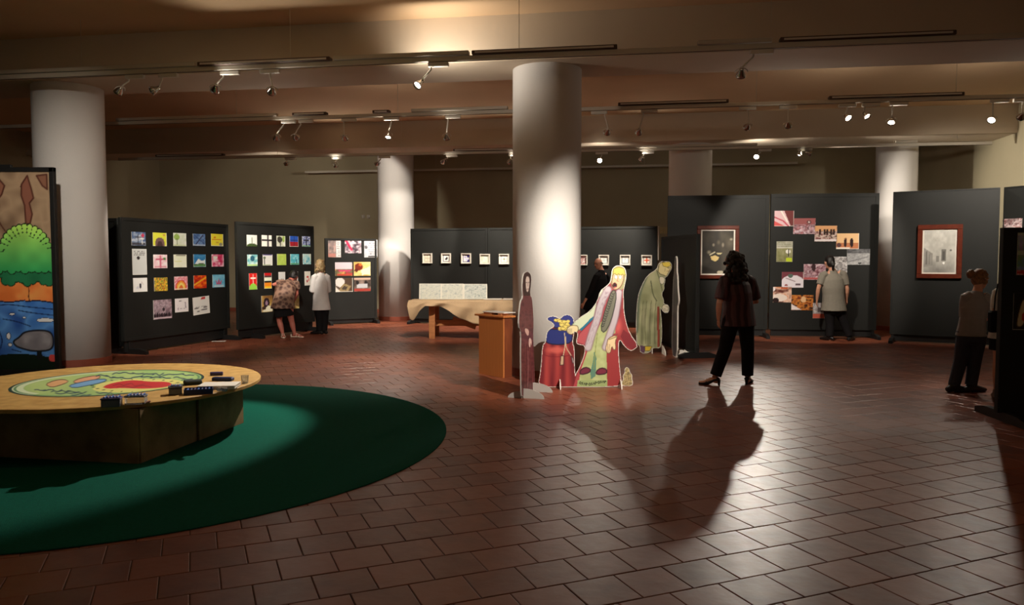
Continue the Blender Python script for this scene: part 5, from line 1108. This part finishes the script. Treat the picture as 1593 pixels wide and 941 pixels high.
def person(label, D, J, face, top, bottom, hair, skin=M_SKIN, k=1.0, vox=.008, shoes=None, sleeve=1.0, hem=.2, loose=.02, sleeve_loose=.018, skirt=None, glasses=False, curl=.5, legloose=.02, hw=1.0, sockleg=None, vneck=False):
    P = {}; base = J['root']; X0 = atY(base[0], base[1], D).x
    root = thing('person', label, 'person', (X0, D, 0))
    for n_, q in J.items():
        if n_ == 'root': continue
        w_ = atY(q[0], q[1], D + (q[2] if len(q) > 2 else 0)); P[n_] = w_ - Vector((X0, D, 0))
    f, r, u = frame(face); sh = (P['shR'] - P['shL']); sh.z *= .5; sh.normalize(); hp_ = (P['hipR'] - P['hipL']).normalized(); side = (sh + hp_ * .6).normalized()
    bf = Vector((0, 0, 1)).cross(side).normalized()          # body forward: up x right
    pel, che, nec, hed = P['pelvis'], P['chest'], P['neck'], P['head']
    up = (nec - pel).normalized()
    waist = lerp(pel, che, .5); nb = nec
    def torso(mb, e, a=0.0, b=1.0, bulge=0):
        pts = [pel - Vector((0, 0, .10 * k)), pel - Vector((0, 0, .02 * k)), lerp(pel, che, .3), lerp(pel, che, .65), che, lerp(che, nb, .45), lerp(che, nb, .78), nb + up * .01]
        rad = [(.135, .10), (.168, .12), (.150, .112), (.142, .108), (.160, .118), (.152, .105), (.108, .075), (.06, .058)]
        rad = [((x * hw + e) * k, (y * hw + e) * k) for x, y in rad]
        mb.tube(pts, rad, side=side, seg=20, cap=.4)
    # ---- body: one continuous surface
    mb = MB(); torso(mb, -.008)
    for s_ in 'LR':
        S, E_, W = P['sh' + s_], P['el' + s_], P['wr' + s_]
        mb.ell(S, (.056 * k, .056 * k, .056 * k))
        mb.tube([lerp(S, nb, .35), S, lerp(S, E_, .35), E_, lerp(E_, W, .3), W], [.05 * k, .052 * k, .047 * k, .037 * k, .039 * k, .025 * k], seg=12)
        H, K, A_ = P['hip' + s_], P['kn' + s_], P['an' + s_]
        mb.tube([H + Vector((0, 0, .04)), lerp(H, K, .25), lerp(H, K, .7), K, lerp(K, A_, .3), lerp(K, A_, .75), A_], [.085 * k, .085 * k, .062 * k, .054 * k, .056 * k, .04 * k, .034 * k], seg=14)
        T = P['toe' + s_]; td = T - A_; td.z = 0; td = td.normalized() if td.length > .01 else bf; fz = .03 * k
        lift = max(0.0, A_.z - .10)
        mb.tube([Vector((A_.x, A_.y, A_.z)) - td * .03 - Vector((0, 0, .045)), Vector((A_.x, A_.y, max(A_.z - .03, .05))) + td * .05, Vector((A_.x, A_.y, .035)) + td * .13, Vector((A_.x, A_.y, .028)) + td * .19], [.03 * k, (.036 * k, .032 * k), (.042 * k, .022 * k), (.03 * k, .016 * k)], side=td.cross(Vector((0, 0, 1))), seg=10)
        nrm = (lerp(pel, che, .4) - W); nrm.z = 0
        hand(mb, W, (W - E_), nrm if nrm.length > .02 else bf, k, curl, thumb=(1 if (W - E_).cross(nrm).dot(bf) > 0 else -1))
    mb.tube([nb - up * .03, lerp(nb, hed, .45), hed - u * .03], [.062 * k, .052 * k, .055 * k], seg=12)
    rot = Matrix((r, f, u)).transposed()
    mb.ell(hed + u * .012, (.074 * k, .094 * k, .104 * k), rot=rot, seg=20, rg=14)
    mb.ell(hed - u * .062 * k + f * .030 * k, (.050 * k, .056 * k, .052 * k), rot=rot)          # jaw
    mb.ell(hed - u * .100 * k + f * .066 * k, (.018 * k, .016 * k, .016 * k), rot=rot)
    mb.tube([hed + f * .085 * k + u * .012 * k, hed + f * .110 * k - u * .028 * k], [.008 * k, .014 * k], seg=8)   # nose
    mb.ell(hed + f * .078 * k + u * .028 * k, (.05 * k, .015 * k, .008 * k), rot=rot)               # brow
    for s_ in (-1, 1):
        mb.ell(hed + r * s_ * .076 * k - f * .004 - u * .008 * k, (.009 * k, .018 * k, .030 * k), rot=rot)      # ears
        mb.ell(hed + f * .055 * k + r * s_ * .036 * k - u * .03 * k, (.024 * k, .024 * k, .024 * k), rot=rot)      # cheeks
    voxel(mb, 'body', vox, skin, root, 3)
    for s_ in (-1, 1):
        m2 = MB(); m2.ell(hed + f * .083 * k + r * s_ * .031 * k + u * .008 * k, (.014 * k, .009 * k, .009 * k), rot=rot, seg=10, rg=6); e = m2.build('eye', M_EYE, root, smooth=True)
        m2 = MB(); m2.ell(hed + f * .0905 * k + r * s_ * .031 * k + u * .008 * k, (.006 * k, .003 * k, .006 * k), rot=rot, seg=8, rg=5); m2.build('iris', mat('iris', (50, 34, 26), .3), e)
    m2 = MB(); m2.ell(hed + f * .082 * k - u * .058 * k, (.024 * k, .009 * k, .008 * k), rot=rot, seg=10, rg=6); m2.build('mouth', M_LIP, root, smooth=True)
    # ---- bottoms
    mb = MB(); e = legloose
    mb.tube([pel - Vector((0, 0, .12 * k)), pel, lerp(pel, che, .22)], [((.14 * hw + e) * k, (.105 * hw + e) * k), ((.172 * hw + e * .6) * k, (.125 * hw + e * .6) * k), ((.150 * hw + .008) * k, (.115 * hw + .008) * k)], side=side, seg=18, cap=.3)
    for s_ in 'LR':
        H, K, A_ = P['hip' + s_], P['kn' + s_], P['an' + s_]
        if skirt is None: mb.tube([H + Vector((0, 0, .03)), lerp(H, K, .25), lerp(H, K, .7), K, lerp(K, A_, .4), lerp(K, A_, .93)], [(.092 + e * .5) * k, (.092 + e * .7) * k, (.068 + e) * k, (.060 + e) * k, (.056 + e) * k, (.050 + e) * k], seg=14, cap=0)
        elif skirt < 1: mb.tube([H + Vector((0, 0, .03)), lerp(H, K, .25), lerp(H, K, skirt)], [(.1 + e * .5) * k, (.1 + e * .7) * k, (.09 + e) * k], seg=14, cap=0)
    if skirt is not None and skirt >= 1:
        Kc = lerp(P['hipL'], P['hipR'], .5) * .42 + lerp(P['knL'], P['knR'], .5) * .58; mb.tube([pel, Kc], [(.18 * k, .14 * k), (.2 * k, .15 * k)], side=side, seg=18, cap=0)
    voxel(mb, 'skirt' if (skirt or 0) >= 1 else ('shorts' if skirt else 'trousers'), vox, bottom, root, 2)
    # ---- top
    mb = MB(); e = loose; hemp = pel + Vector((0, 0, .06)) - Vector((0, 0, hem)) * 1.0
    mb.tube([hemp, pel + (hemp - pel) * .35, lerp(pel, che, .3), lerp(pel, che, .65), che, lerp(che, nb, .45), lerp(che, nb, .80), nb + up * .004], [((.172 * hw + e * 1.3) * k, (.13 * hw + e * 1.3) * k), ((.168 * hw + e * 1.1) * k, (.128 * hw + e * 1.1) * k), ((.152 * hw + e) * k, (.118 * hw + e) * k), ((.145 * hw + e) * k, (.112 * hw + e) * k), ((.160 * hw + e * .8) * k, (.120 * hw + e * .8) * k), ((.154 * hw + e * .5) * k, (.108 * hw + e * .5) * k), (.106 * k, .080 * k), (.066 * k, .062 * k)], side=side, seg=22, cap=0)
    for s_ in 'LR':
        S, E_, W = P['sh' + s_], P['el' + s_], P['wr' + s_]; q = sleeve_loose
        pts = [lerp(S, nb, .4), S]; rad = [(.05 + q * .4) * k, (.056 + q * .6) * k]
        t1 = min(1, sleeve)
        pts += [lerp(S, E_, .4 * t1), lerp(S, E_, t1)]; rad += [(.05 + q) * k, (.041 + q * 1.1) * k]
        if sleeve > 1: pts += [lerp(E_, W, .35 * (sleeve - 1)), lerp(E_, W, (sleeve - 1) * .95)]; rad += [(.043 + q) * k, (.030 + q) * k]
        mb.tube(pts, rad, seg=14, cap=0)
    voxel(mb, 'shirt', vox, top, root, 2)
    # ---- hair
    hm, style = hair; mb = MB(); rh = random.Random(len(label))
    back = -f
    if style == 'bald':
        for s_ in (-1, 1):
            mb.tube([hed + r * s_ * .068 * k + u * .025 * k + back * .0, hed + r * s_ * .066 * k + back * .05 * k, hed + r * s_ * .03 * k + back * .085 * k - u * .01], [.016, .02, .02], seg=8)
    else:
        mb.ell(hed + u * .035 * k + back * .016 * k, (.084 * k, .098 * k, .098 * k), rot=rot, seg=18, rg=12)
        mb.ell(hed + u * .0 + back * .045 * k, (.082 * k, .070 * k, .095 * k), rot=rot)
        if style == 'curly':
            for q in range(190):
                a = rh.uniform(-2.2, 2.2); h_ = rh.uniform(-.25, .115); wr_ = .105 + .045 * min(1, (.115 - h_) / .2) * (1 if h_ > -.2 else .9)
                if h_ > .06: wr_ *= max(.3, (.13 - h_) / .07)
                p = hed + u * h_ * k + (back * math.cos(a) + r * math.sin(a)) * wr_ * k * (1 if abs(a) < 1.7 else .85)
                mb.ell(p, (rh.uniform(.020, .034),) * 3, seg=8, rg=5)
            mb.tube([hed + back * .04, hed - u * .12 + back * .07, hed - u * .22 + back * .075], [.09 * k, (.11 * k, .07 * k), (.085 * k, .045 * k)], side=r, seg=14)
        elif style == 'bob':
            mb.tube([hed + back * .02 + u * .03, hed - u * .05 + back * .03, hed - u * .115 + back * .03], [(.09 * k, .09 * k), (.105 * k, .085 * k), (.085 * k, .06 * k)], side=r, seg=16)
            for q in range(60):
                a = rh.uniform(-1.9, 1.9); h_ = rh.uniform(-.15, .09); p = hed + u * h_ * k + (back * math.cos(a) + r * math.sin(a)) * (.108 if h_ < 0 else .09) * k; mb.ell(p, (.018, .018, .026), seg=8, rg=5)
        elif style == 'bun':
            mb.ell(hed + back * .155 * k + u * .05 * k, (.055 * k, .05 * k, .05 * k))
            for q in range(50):
                a = rh.uniform(-1.9, 1.9); h_ = rh.uniform(-.06, .12); p = hed + u * h_ * k + (back * math.cos(a) + r * math.sin(a)) * .094 * k * math.sqrt(max(.05, 1 - (h_ / .14) ** 2)); mb.ell(p, (.015, .015, .012), seg=8, rg=5)
            for q in range(16):
                a = rh.uniform(0, 2 * PI); mb.ell(hed + back * .165 * k + u * (.05 + .05 * math.sin(a)) * k + r * .035 * math.cos(a), (.014, .014, .014), seg=8, rg=5)
        elif style == 'ponytail':
            mb.tube([hed + back * .09 * k + u * .0, hed + back * .115 * k - u * .06 * k, hed + back * .10 * k - u * .14 * k], [.032 * k, .034 * k, .018 * k], seg=10)
        elif style == 'short':
            for q in range(50):
                a = rh.uniform(-1.9, 1.9); h_ = rh.uniform(-.06, .12); p = hed + u * h_ * k + (back * math.cos(a) + r * math.sin(a)) * .09 * k * math.sqrt(max(.05, 1 - (h_ / .14) ** 2)); mb.ell(p, (.015, .015, .015), seg=8, rg=5)
    voxel(mb, 'hair', vox * .8, hm, root, 1)
    if glasses:
        mb = MB(); 
        for s_ in (-1, 1):
            c = hed + f * .1 * k + r * s_ * .034 * k + u * .008 * k; mb.tube([c + (r * math.cos(q) * .024 + u * math.sin(q) * .018) for q in np.linspace(0, 2 * PI, 13)], .0022, seg=6)
            mb.tube([c + r * s_ * .022, hed + r * s_ * .078 * k + u * .01], .002, seg=6)
        mb.tube([hed + f * .102 * k - r * .01 + u * .01, hed + f * .102 * k + r * .01 + u * .01], .002, seg=6)
        mb.build('glasses', M_BLACKD, root)
    if shoes:
        sm, st = shoes
        for s_ in 'LR':
            A_, T = P['an' + s_], P['toe' + s_]; td = T - A_; td.z = 0; td = td.normalized() if td.length > .01 else bf; sx = td.cross(Vector((0, 0, 1)))
            b0 = Vector((A_.x, A_.y, 0)); mb = MB()
            if st == 'heel':
                mb.tube([b0 - td * .055 + Vector((0, 0, .075)), b0 + td * .01 + Vector((0, 0, .065)), b0 + td * .09 + Vector((0, 0, .022)), b0 + td * .19 + Vector((0, 0, .014))], [(.034, .02), (.038, .022), (.050, .026), (.036, .020)], side=sx, seg=12)
                mb.tube([b0 - td * .055 + Vector((0, 0, .07)), b0 - td * .05], [(.024, .02), (.014, .013)], side=sx, seg=10, cap=0)
                mb.tube([b0 + td * .10 + sx * .042 + Vector((0, 0, .02)), b0 + td * .10 + Vector((0, 0, .065)), b0 + td * .10 - sx * .042 + Vector((0, 0, .02))], [(.01, .02)] * 3, side=td, seg=8)
                mb.tube([b0 - td * .05 + Vector((0, 0, .09)) + sx * 0, b0 - td * .02 + sx * .036 + Vector((0, 0, .11)), b0 + td * .03 + sx * .02 + Vector((0, 0, .11)), b0 + td * .03 - sx * .02 + Vector((0, 0, .11)), b0 - td * .02 - sx * .036 + Vector((0, 0, .11)), b0 - td * .05 + Vector((0, 0, .09))], .006, seg=6)
            elif st == 'sandal':
                mb.tube([b0 - td * .07 + Vector((0, 0, .014)), b0 + td * .02 + Vector((0, 0, .014)), b0 + td * .12 + Vector((0, 0, .014)), b0 + td * .2 + Vector((0, 0, .014))], [(.034, .014), (.034, .014), (.046, .014), (.03, .014)], side=sx, seg=12)
                for q, hh_ in ((.12, .062), (.06, .085)): mb.tube([b0 + td * q + sx * .045 + Vector((0, 0, .02)), b0 + td * q + sx * .02 + Vector((0, 0, hh_)), b0 + td * q - sx * .02 + Vector((0, 0, hh_)), b0 + td * q - sx * .045 + Vector((0, 0, .02))], [(.012, .006)] * 4, side=td, seg=8)
                mb.tube([b0 - td * .075 + Vector((0, 0, .02)), b0 - td * .075 + Vector((0, 0, .07))], [(.03, .006)] * 2, side=sx, seg=8)
            else:
                mb.tube([b0 - td * .075 + Vector((0, 0, .035)), b0 - td * .03 + Vector((0, 0, .05)), b0 + td * .05 + Vector((0, 0, .048)), b0 + td * .13 + Vector((0, 0, .036)), b0 + td * .21 + Vector((0, 0, .026))], [(.034, .034), (.042, .05), (.044, .047), (.05, .036), (.034, .024)], side=sx, seg=14)
                mb.tube([b0 + Vector((0, 0, .05)), b0 + Vector((0, 0, .11))], [(.046, .05), (.042, .046)], side=sx, seg=12)
            voxel(mb, 'shoe', .006, sm, root, 1)
    return root, P
M_BLKCLOTH = mat('black_cloth', (22, 20, 22), .85, var=.15, vscale=8, spec=.2)
M_STRIPE = mat('wine_striped_blouse', (48, 16, 22), .6, col2=(84, 50, 54), kind='wave', vscale=3.2, bump=.2, bscale=30)
M_BHAIR = mat('black_hair', (18, 13, 12), .45, var=.3, vscale=60, bump=.6, bscale=80)
M_BLOND = mat('blond_hair', (176, 150, 104), .5, col2=(110, 88, 60), vscale=40, bump=.6, bscale=80)
M_RHAIR = mat('auburn_hair', (150, 104, 60), .5, col2=(92, 58, 36), vscale=40, bump=.6, bscale=80)
M_GREYHAIR = mat('grey_hair', (120, 112, 104), .6, bump=.4, bscale=80)
M_BLKSHOE = mat('black_shoe', (20, 18, 18), .35)
# woman in the striped blouse, mid-hall
person('woman with long dark curls in a wine striped blouse, standing with her back turned', 9.62,
       dict(root=(1140, 600), pelvis=(1149, 490), chest=(1147, 456), neck=(1147, 427), head=(1140, 407, -.01), shL=(1128, 436, -.10), shR=(1167, 437, .12), elL=(1119, 471, -.14), wrL=(1118, 497, -.05), elR=(1176, 470, .16), wrR=(1158, 466, .36),
            hipL=(1139, 491, -.05), knL=(1128, 542, -.06), anL=(1112, 587, -.05), toeL=(1092, 594, .02), hipR=(1159, 491, .05), knR=(1163, 543, .05), anR=(1163, 587, .05), toeR=(1168, 596, .22)),
       (-.8, .6, -.12), M_STRIPE, M_BLKCLOTH, (M_BHAIR, 'curly'), k=1.0, vox=.007, shoes=(M_BLKSHOE, 'heel'), sleeve=.85, hem=.19, loose=.05, sleeve_loose=.032, legloose=.022, curl=.6)
# woman in the white shirt
person('blond woman in a loose white shirt and black trousers, looking at the drawings', 16.3,
       dict(root=(500, 521), pelvis=(500, 474), chest=(498, 448), neck=(499, 424), head=(497, 412, 0), shL=(489, 431, -.08), shR=(509, 431, .08), elL=(486, 453, -.1), wrL=(485, 446, .16), elR=(511, 452, .12), wrR=(497, 455, .32),
            hipL=(495, 475, -.04), knL=(497, 499, -.02), anL=(497, 516, -.05), toeL=(488, 519, .0), hipR=(505, 475, .04), knR=(505, 499, .05), anR=(504, 516, .05), toeR=(497, 520, .12)),
       (-.85, .5, 0), mat('white_shirt', (222, 218, 216), .7, var=.05, vscale=10, bump=.3, bscale=20), M_BLKCLOTH, (M_BLOND, 'bob'), k=.96, vox=.011, shoes=(M_BLKSHOE, 'flat'), sleeve=1.9, hem=.17, loose=.026, sleeve_loose=.022)
# bending woman
rt_, P_ = person('woman bending forward in a patterned brown top, black skirt and pale sandals', 15.6,
       dict(root=(450, 524), pelvis=(440, 475, .0), chest=(444, 450, .22), neck=(451, 437, .42), head=(457, 430, .52), shL=(437, 440, .34), shR=(461, 441, .34), elL=(425, 443, .30), wrL=(441, 444, .44), elR=(462, 457, .36), wrR=(455, 472, .42),
            hipL=(433, 479, .0), knL=(435, 501, .02), anL=(440, 519, .0), toeL=(441, 523, -.12), hipR=(449, 479, .0), knR=(454, 501, .02), anR=(458, 518, .0), toeR=(470, 524, -.05)),
       (.35, .75, -.55), mat('patterned_brown_top', (74, 46, 38), .7, col2=(146, 114, 96), kind='voronoi', vscale=13), M_BLKCLOTH, (M_BHAIR, 'short'), skin=mat('skin_warm', (190, 112, 96), .5), k=1.0, vox=.010, shoes=(mat('pale_sandal', (226, 208, 190), .5), 'sandal'), sleeve=.55, hem=.12, loose=.045, sleeve_loose=.03, skirt=1, hw=1.12)
# bald man
person('bald man with glasses in black, behind the red-robed cutout', 16.4,
       dict(root=(930, 520), pelvis=(921, 474, 0), chest=(933, 446, 0), neck=(936, 420, 0), head=(931, 410, 0), shL=(928, 430, -.14), shR=(944, 431, .14), elL=(919, 452, -.2), wrL=(909, 470, -.22), elR=(941, 455, .16), wrR=(923, 466, .1),
            hipL=(918, 476, -.06), knL=(917, 499, -.04), anL=(919, 517, -.05), toeL=(910, 520, .0), hipR=(926, 476, .06), knR=(929, 499, .05), anR=(934, 516, .05), toeR=(926, 520, .1)),
       (-.8, -.6, -.12), M_BLKCLOTH, M_BLKCLOTH, (M_GREYHAIR, 'bald'), skin=M_SKIN2, k=1.0, vox=.010, shoes=(M_BLKSHOE, 'flat'), sleeve=1.7, hem=.16, loose=.035, glasses=True)
# ponytail man
person('person with black ponytail in a grey t-shirt, looking at the trail of photos', 15.0,
       dict(root=(1298, 530), pelvis=(1297, 477), chest=(1296, 447), neck=(1295, 420), head=(1290, 408, .02), shL=(1280, 428, .0), shR=(1312, 426, -.02), elL=(1273, 449, -.02), wrL=(1271, 466, .04), elR=(1318, 450, -.02), wrR=(1317, 464, .06),
            hipL=(1290, 478, .0), knL=(1291, 503, .02), anL=(1291, 525, -.0), toeL=(1283, 530, .1), hipR=(1304, 478, -.0), knR=(1314, 503, -.02), anR=(1322, 524, -.05), toeR=(1327, 528, .08)),
       (-.25, .96, -.05), mat('grey_tshirt', (128, 122, 110), .85, var=.05, vscale=20, bump=.2, bscale=30), M_BLKCLOTH, (M_BHAIR, 'ponytail'), k=1.04, vox=.010, shoes=(M_BLKSHOE, 'flat'), sleeve=.7, hem=.14, loose=.03, sleeve_loose=.02, hw=1.15)
# woman with the bun
person('person with auburn bun and folded arms in a dim grey shirt and jeans, at right', 9.05,
       dict(root=(1500, 612), pelvis=(1511, 517, 0), chest=(1515, 482, 0), neck=(1520, 454, .02), head=(1525, 434, .06), shL=(1503, 462, .02), shR=(1537, 464, -.03), elL=(1500, 494, .05), wrL=(1524, 488, .22), elR=(1543, 494, .05), wrR=(1520, 496, .26),
            hipL=(1503, 520, .02), knL=(1494, 562, .03), anL=(1483, 603, .0), toeL=(1499, 612, .02), hipR=(1521, 520, -.02), knR=(1516, 562, .0), anR=(1510, 602, .0), toeR=(1528, 611, .05)),
       (.96, .25, -.1), mat('grey_shirt', (134, 126, 122), .8, var=.05, vscale=20, bump=.2, bscale=30), mat('dark_jeans', (40, 44, 56), .8, var=.15, vscale=30), (M_RHAIR, 'bun'), k=.93, vox=.007, shoes=(mat('dark_sneaker', (40, 30, 30), .6), 'flat'), sleeve=.95, hem=.10, loose=.014, sleeve_loose=.022, hw=.95)
# person behind the nearest panel
r7, P7 = person('person in a white top and dark shorts, mostly hidden behind the nearest panel', 8.55,
       dict(root=(1568, 622), pelvis=(1568, 515, 0), chest=(1568, 478, 0), neck=(1568, 446, 0), head=(1570, 426, 0), shL=(1553, 456, 0), shR=(1588, 456, 0), elL=(1548, 492, -.02), wrL=(1552, 522, .08), elR=(1594, 492, 0), wrR=(1590, 522, .05),
            hipL=(1558, 520, 0), knL=(1553, 566, 0), anL=(1551, 610, 0), toeL=(1549, 622, .1), hipR=(1578, 520, 0), knR=(1582, 566, 0), anR=(1584, 610, 0), toeR=(1586, 622, .1)),
       (-.1, .99, -.1), mat('white_top', (214, 210, 200), .8, var=.04, vscale=20), M_BLKCLOTH, (M_BHAIR, 'bun'), k=.98, vox=.009, shoes=(mat('pale_shoe', (120, 100, 90), .6), 'flat'), sleeve=.6, hem=.14, loose=.03, skirt=.55)
q = atY(1546, 496, 8.45)
bagt = thing('shoulder_bag', 'small black shoulder bag hanging beside the nearest panel\'s edge', 'bag', q)
mb = MB(); mb.box((0, 0, -.03), (.10, .09, .24), ch=.02); mb.build('pouch', M_BLKCLOTH, bagt); mb = MB(); mb.tube([(0, 0, .08), (.04, .05, .25), (.09, .09, .38)], .008, seg=6); mb.build('strap', M_BLKCLOTH, bagt)
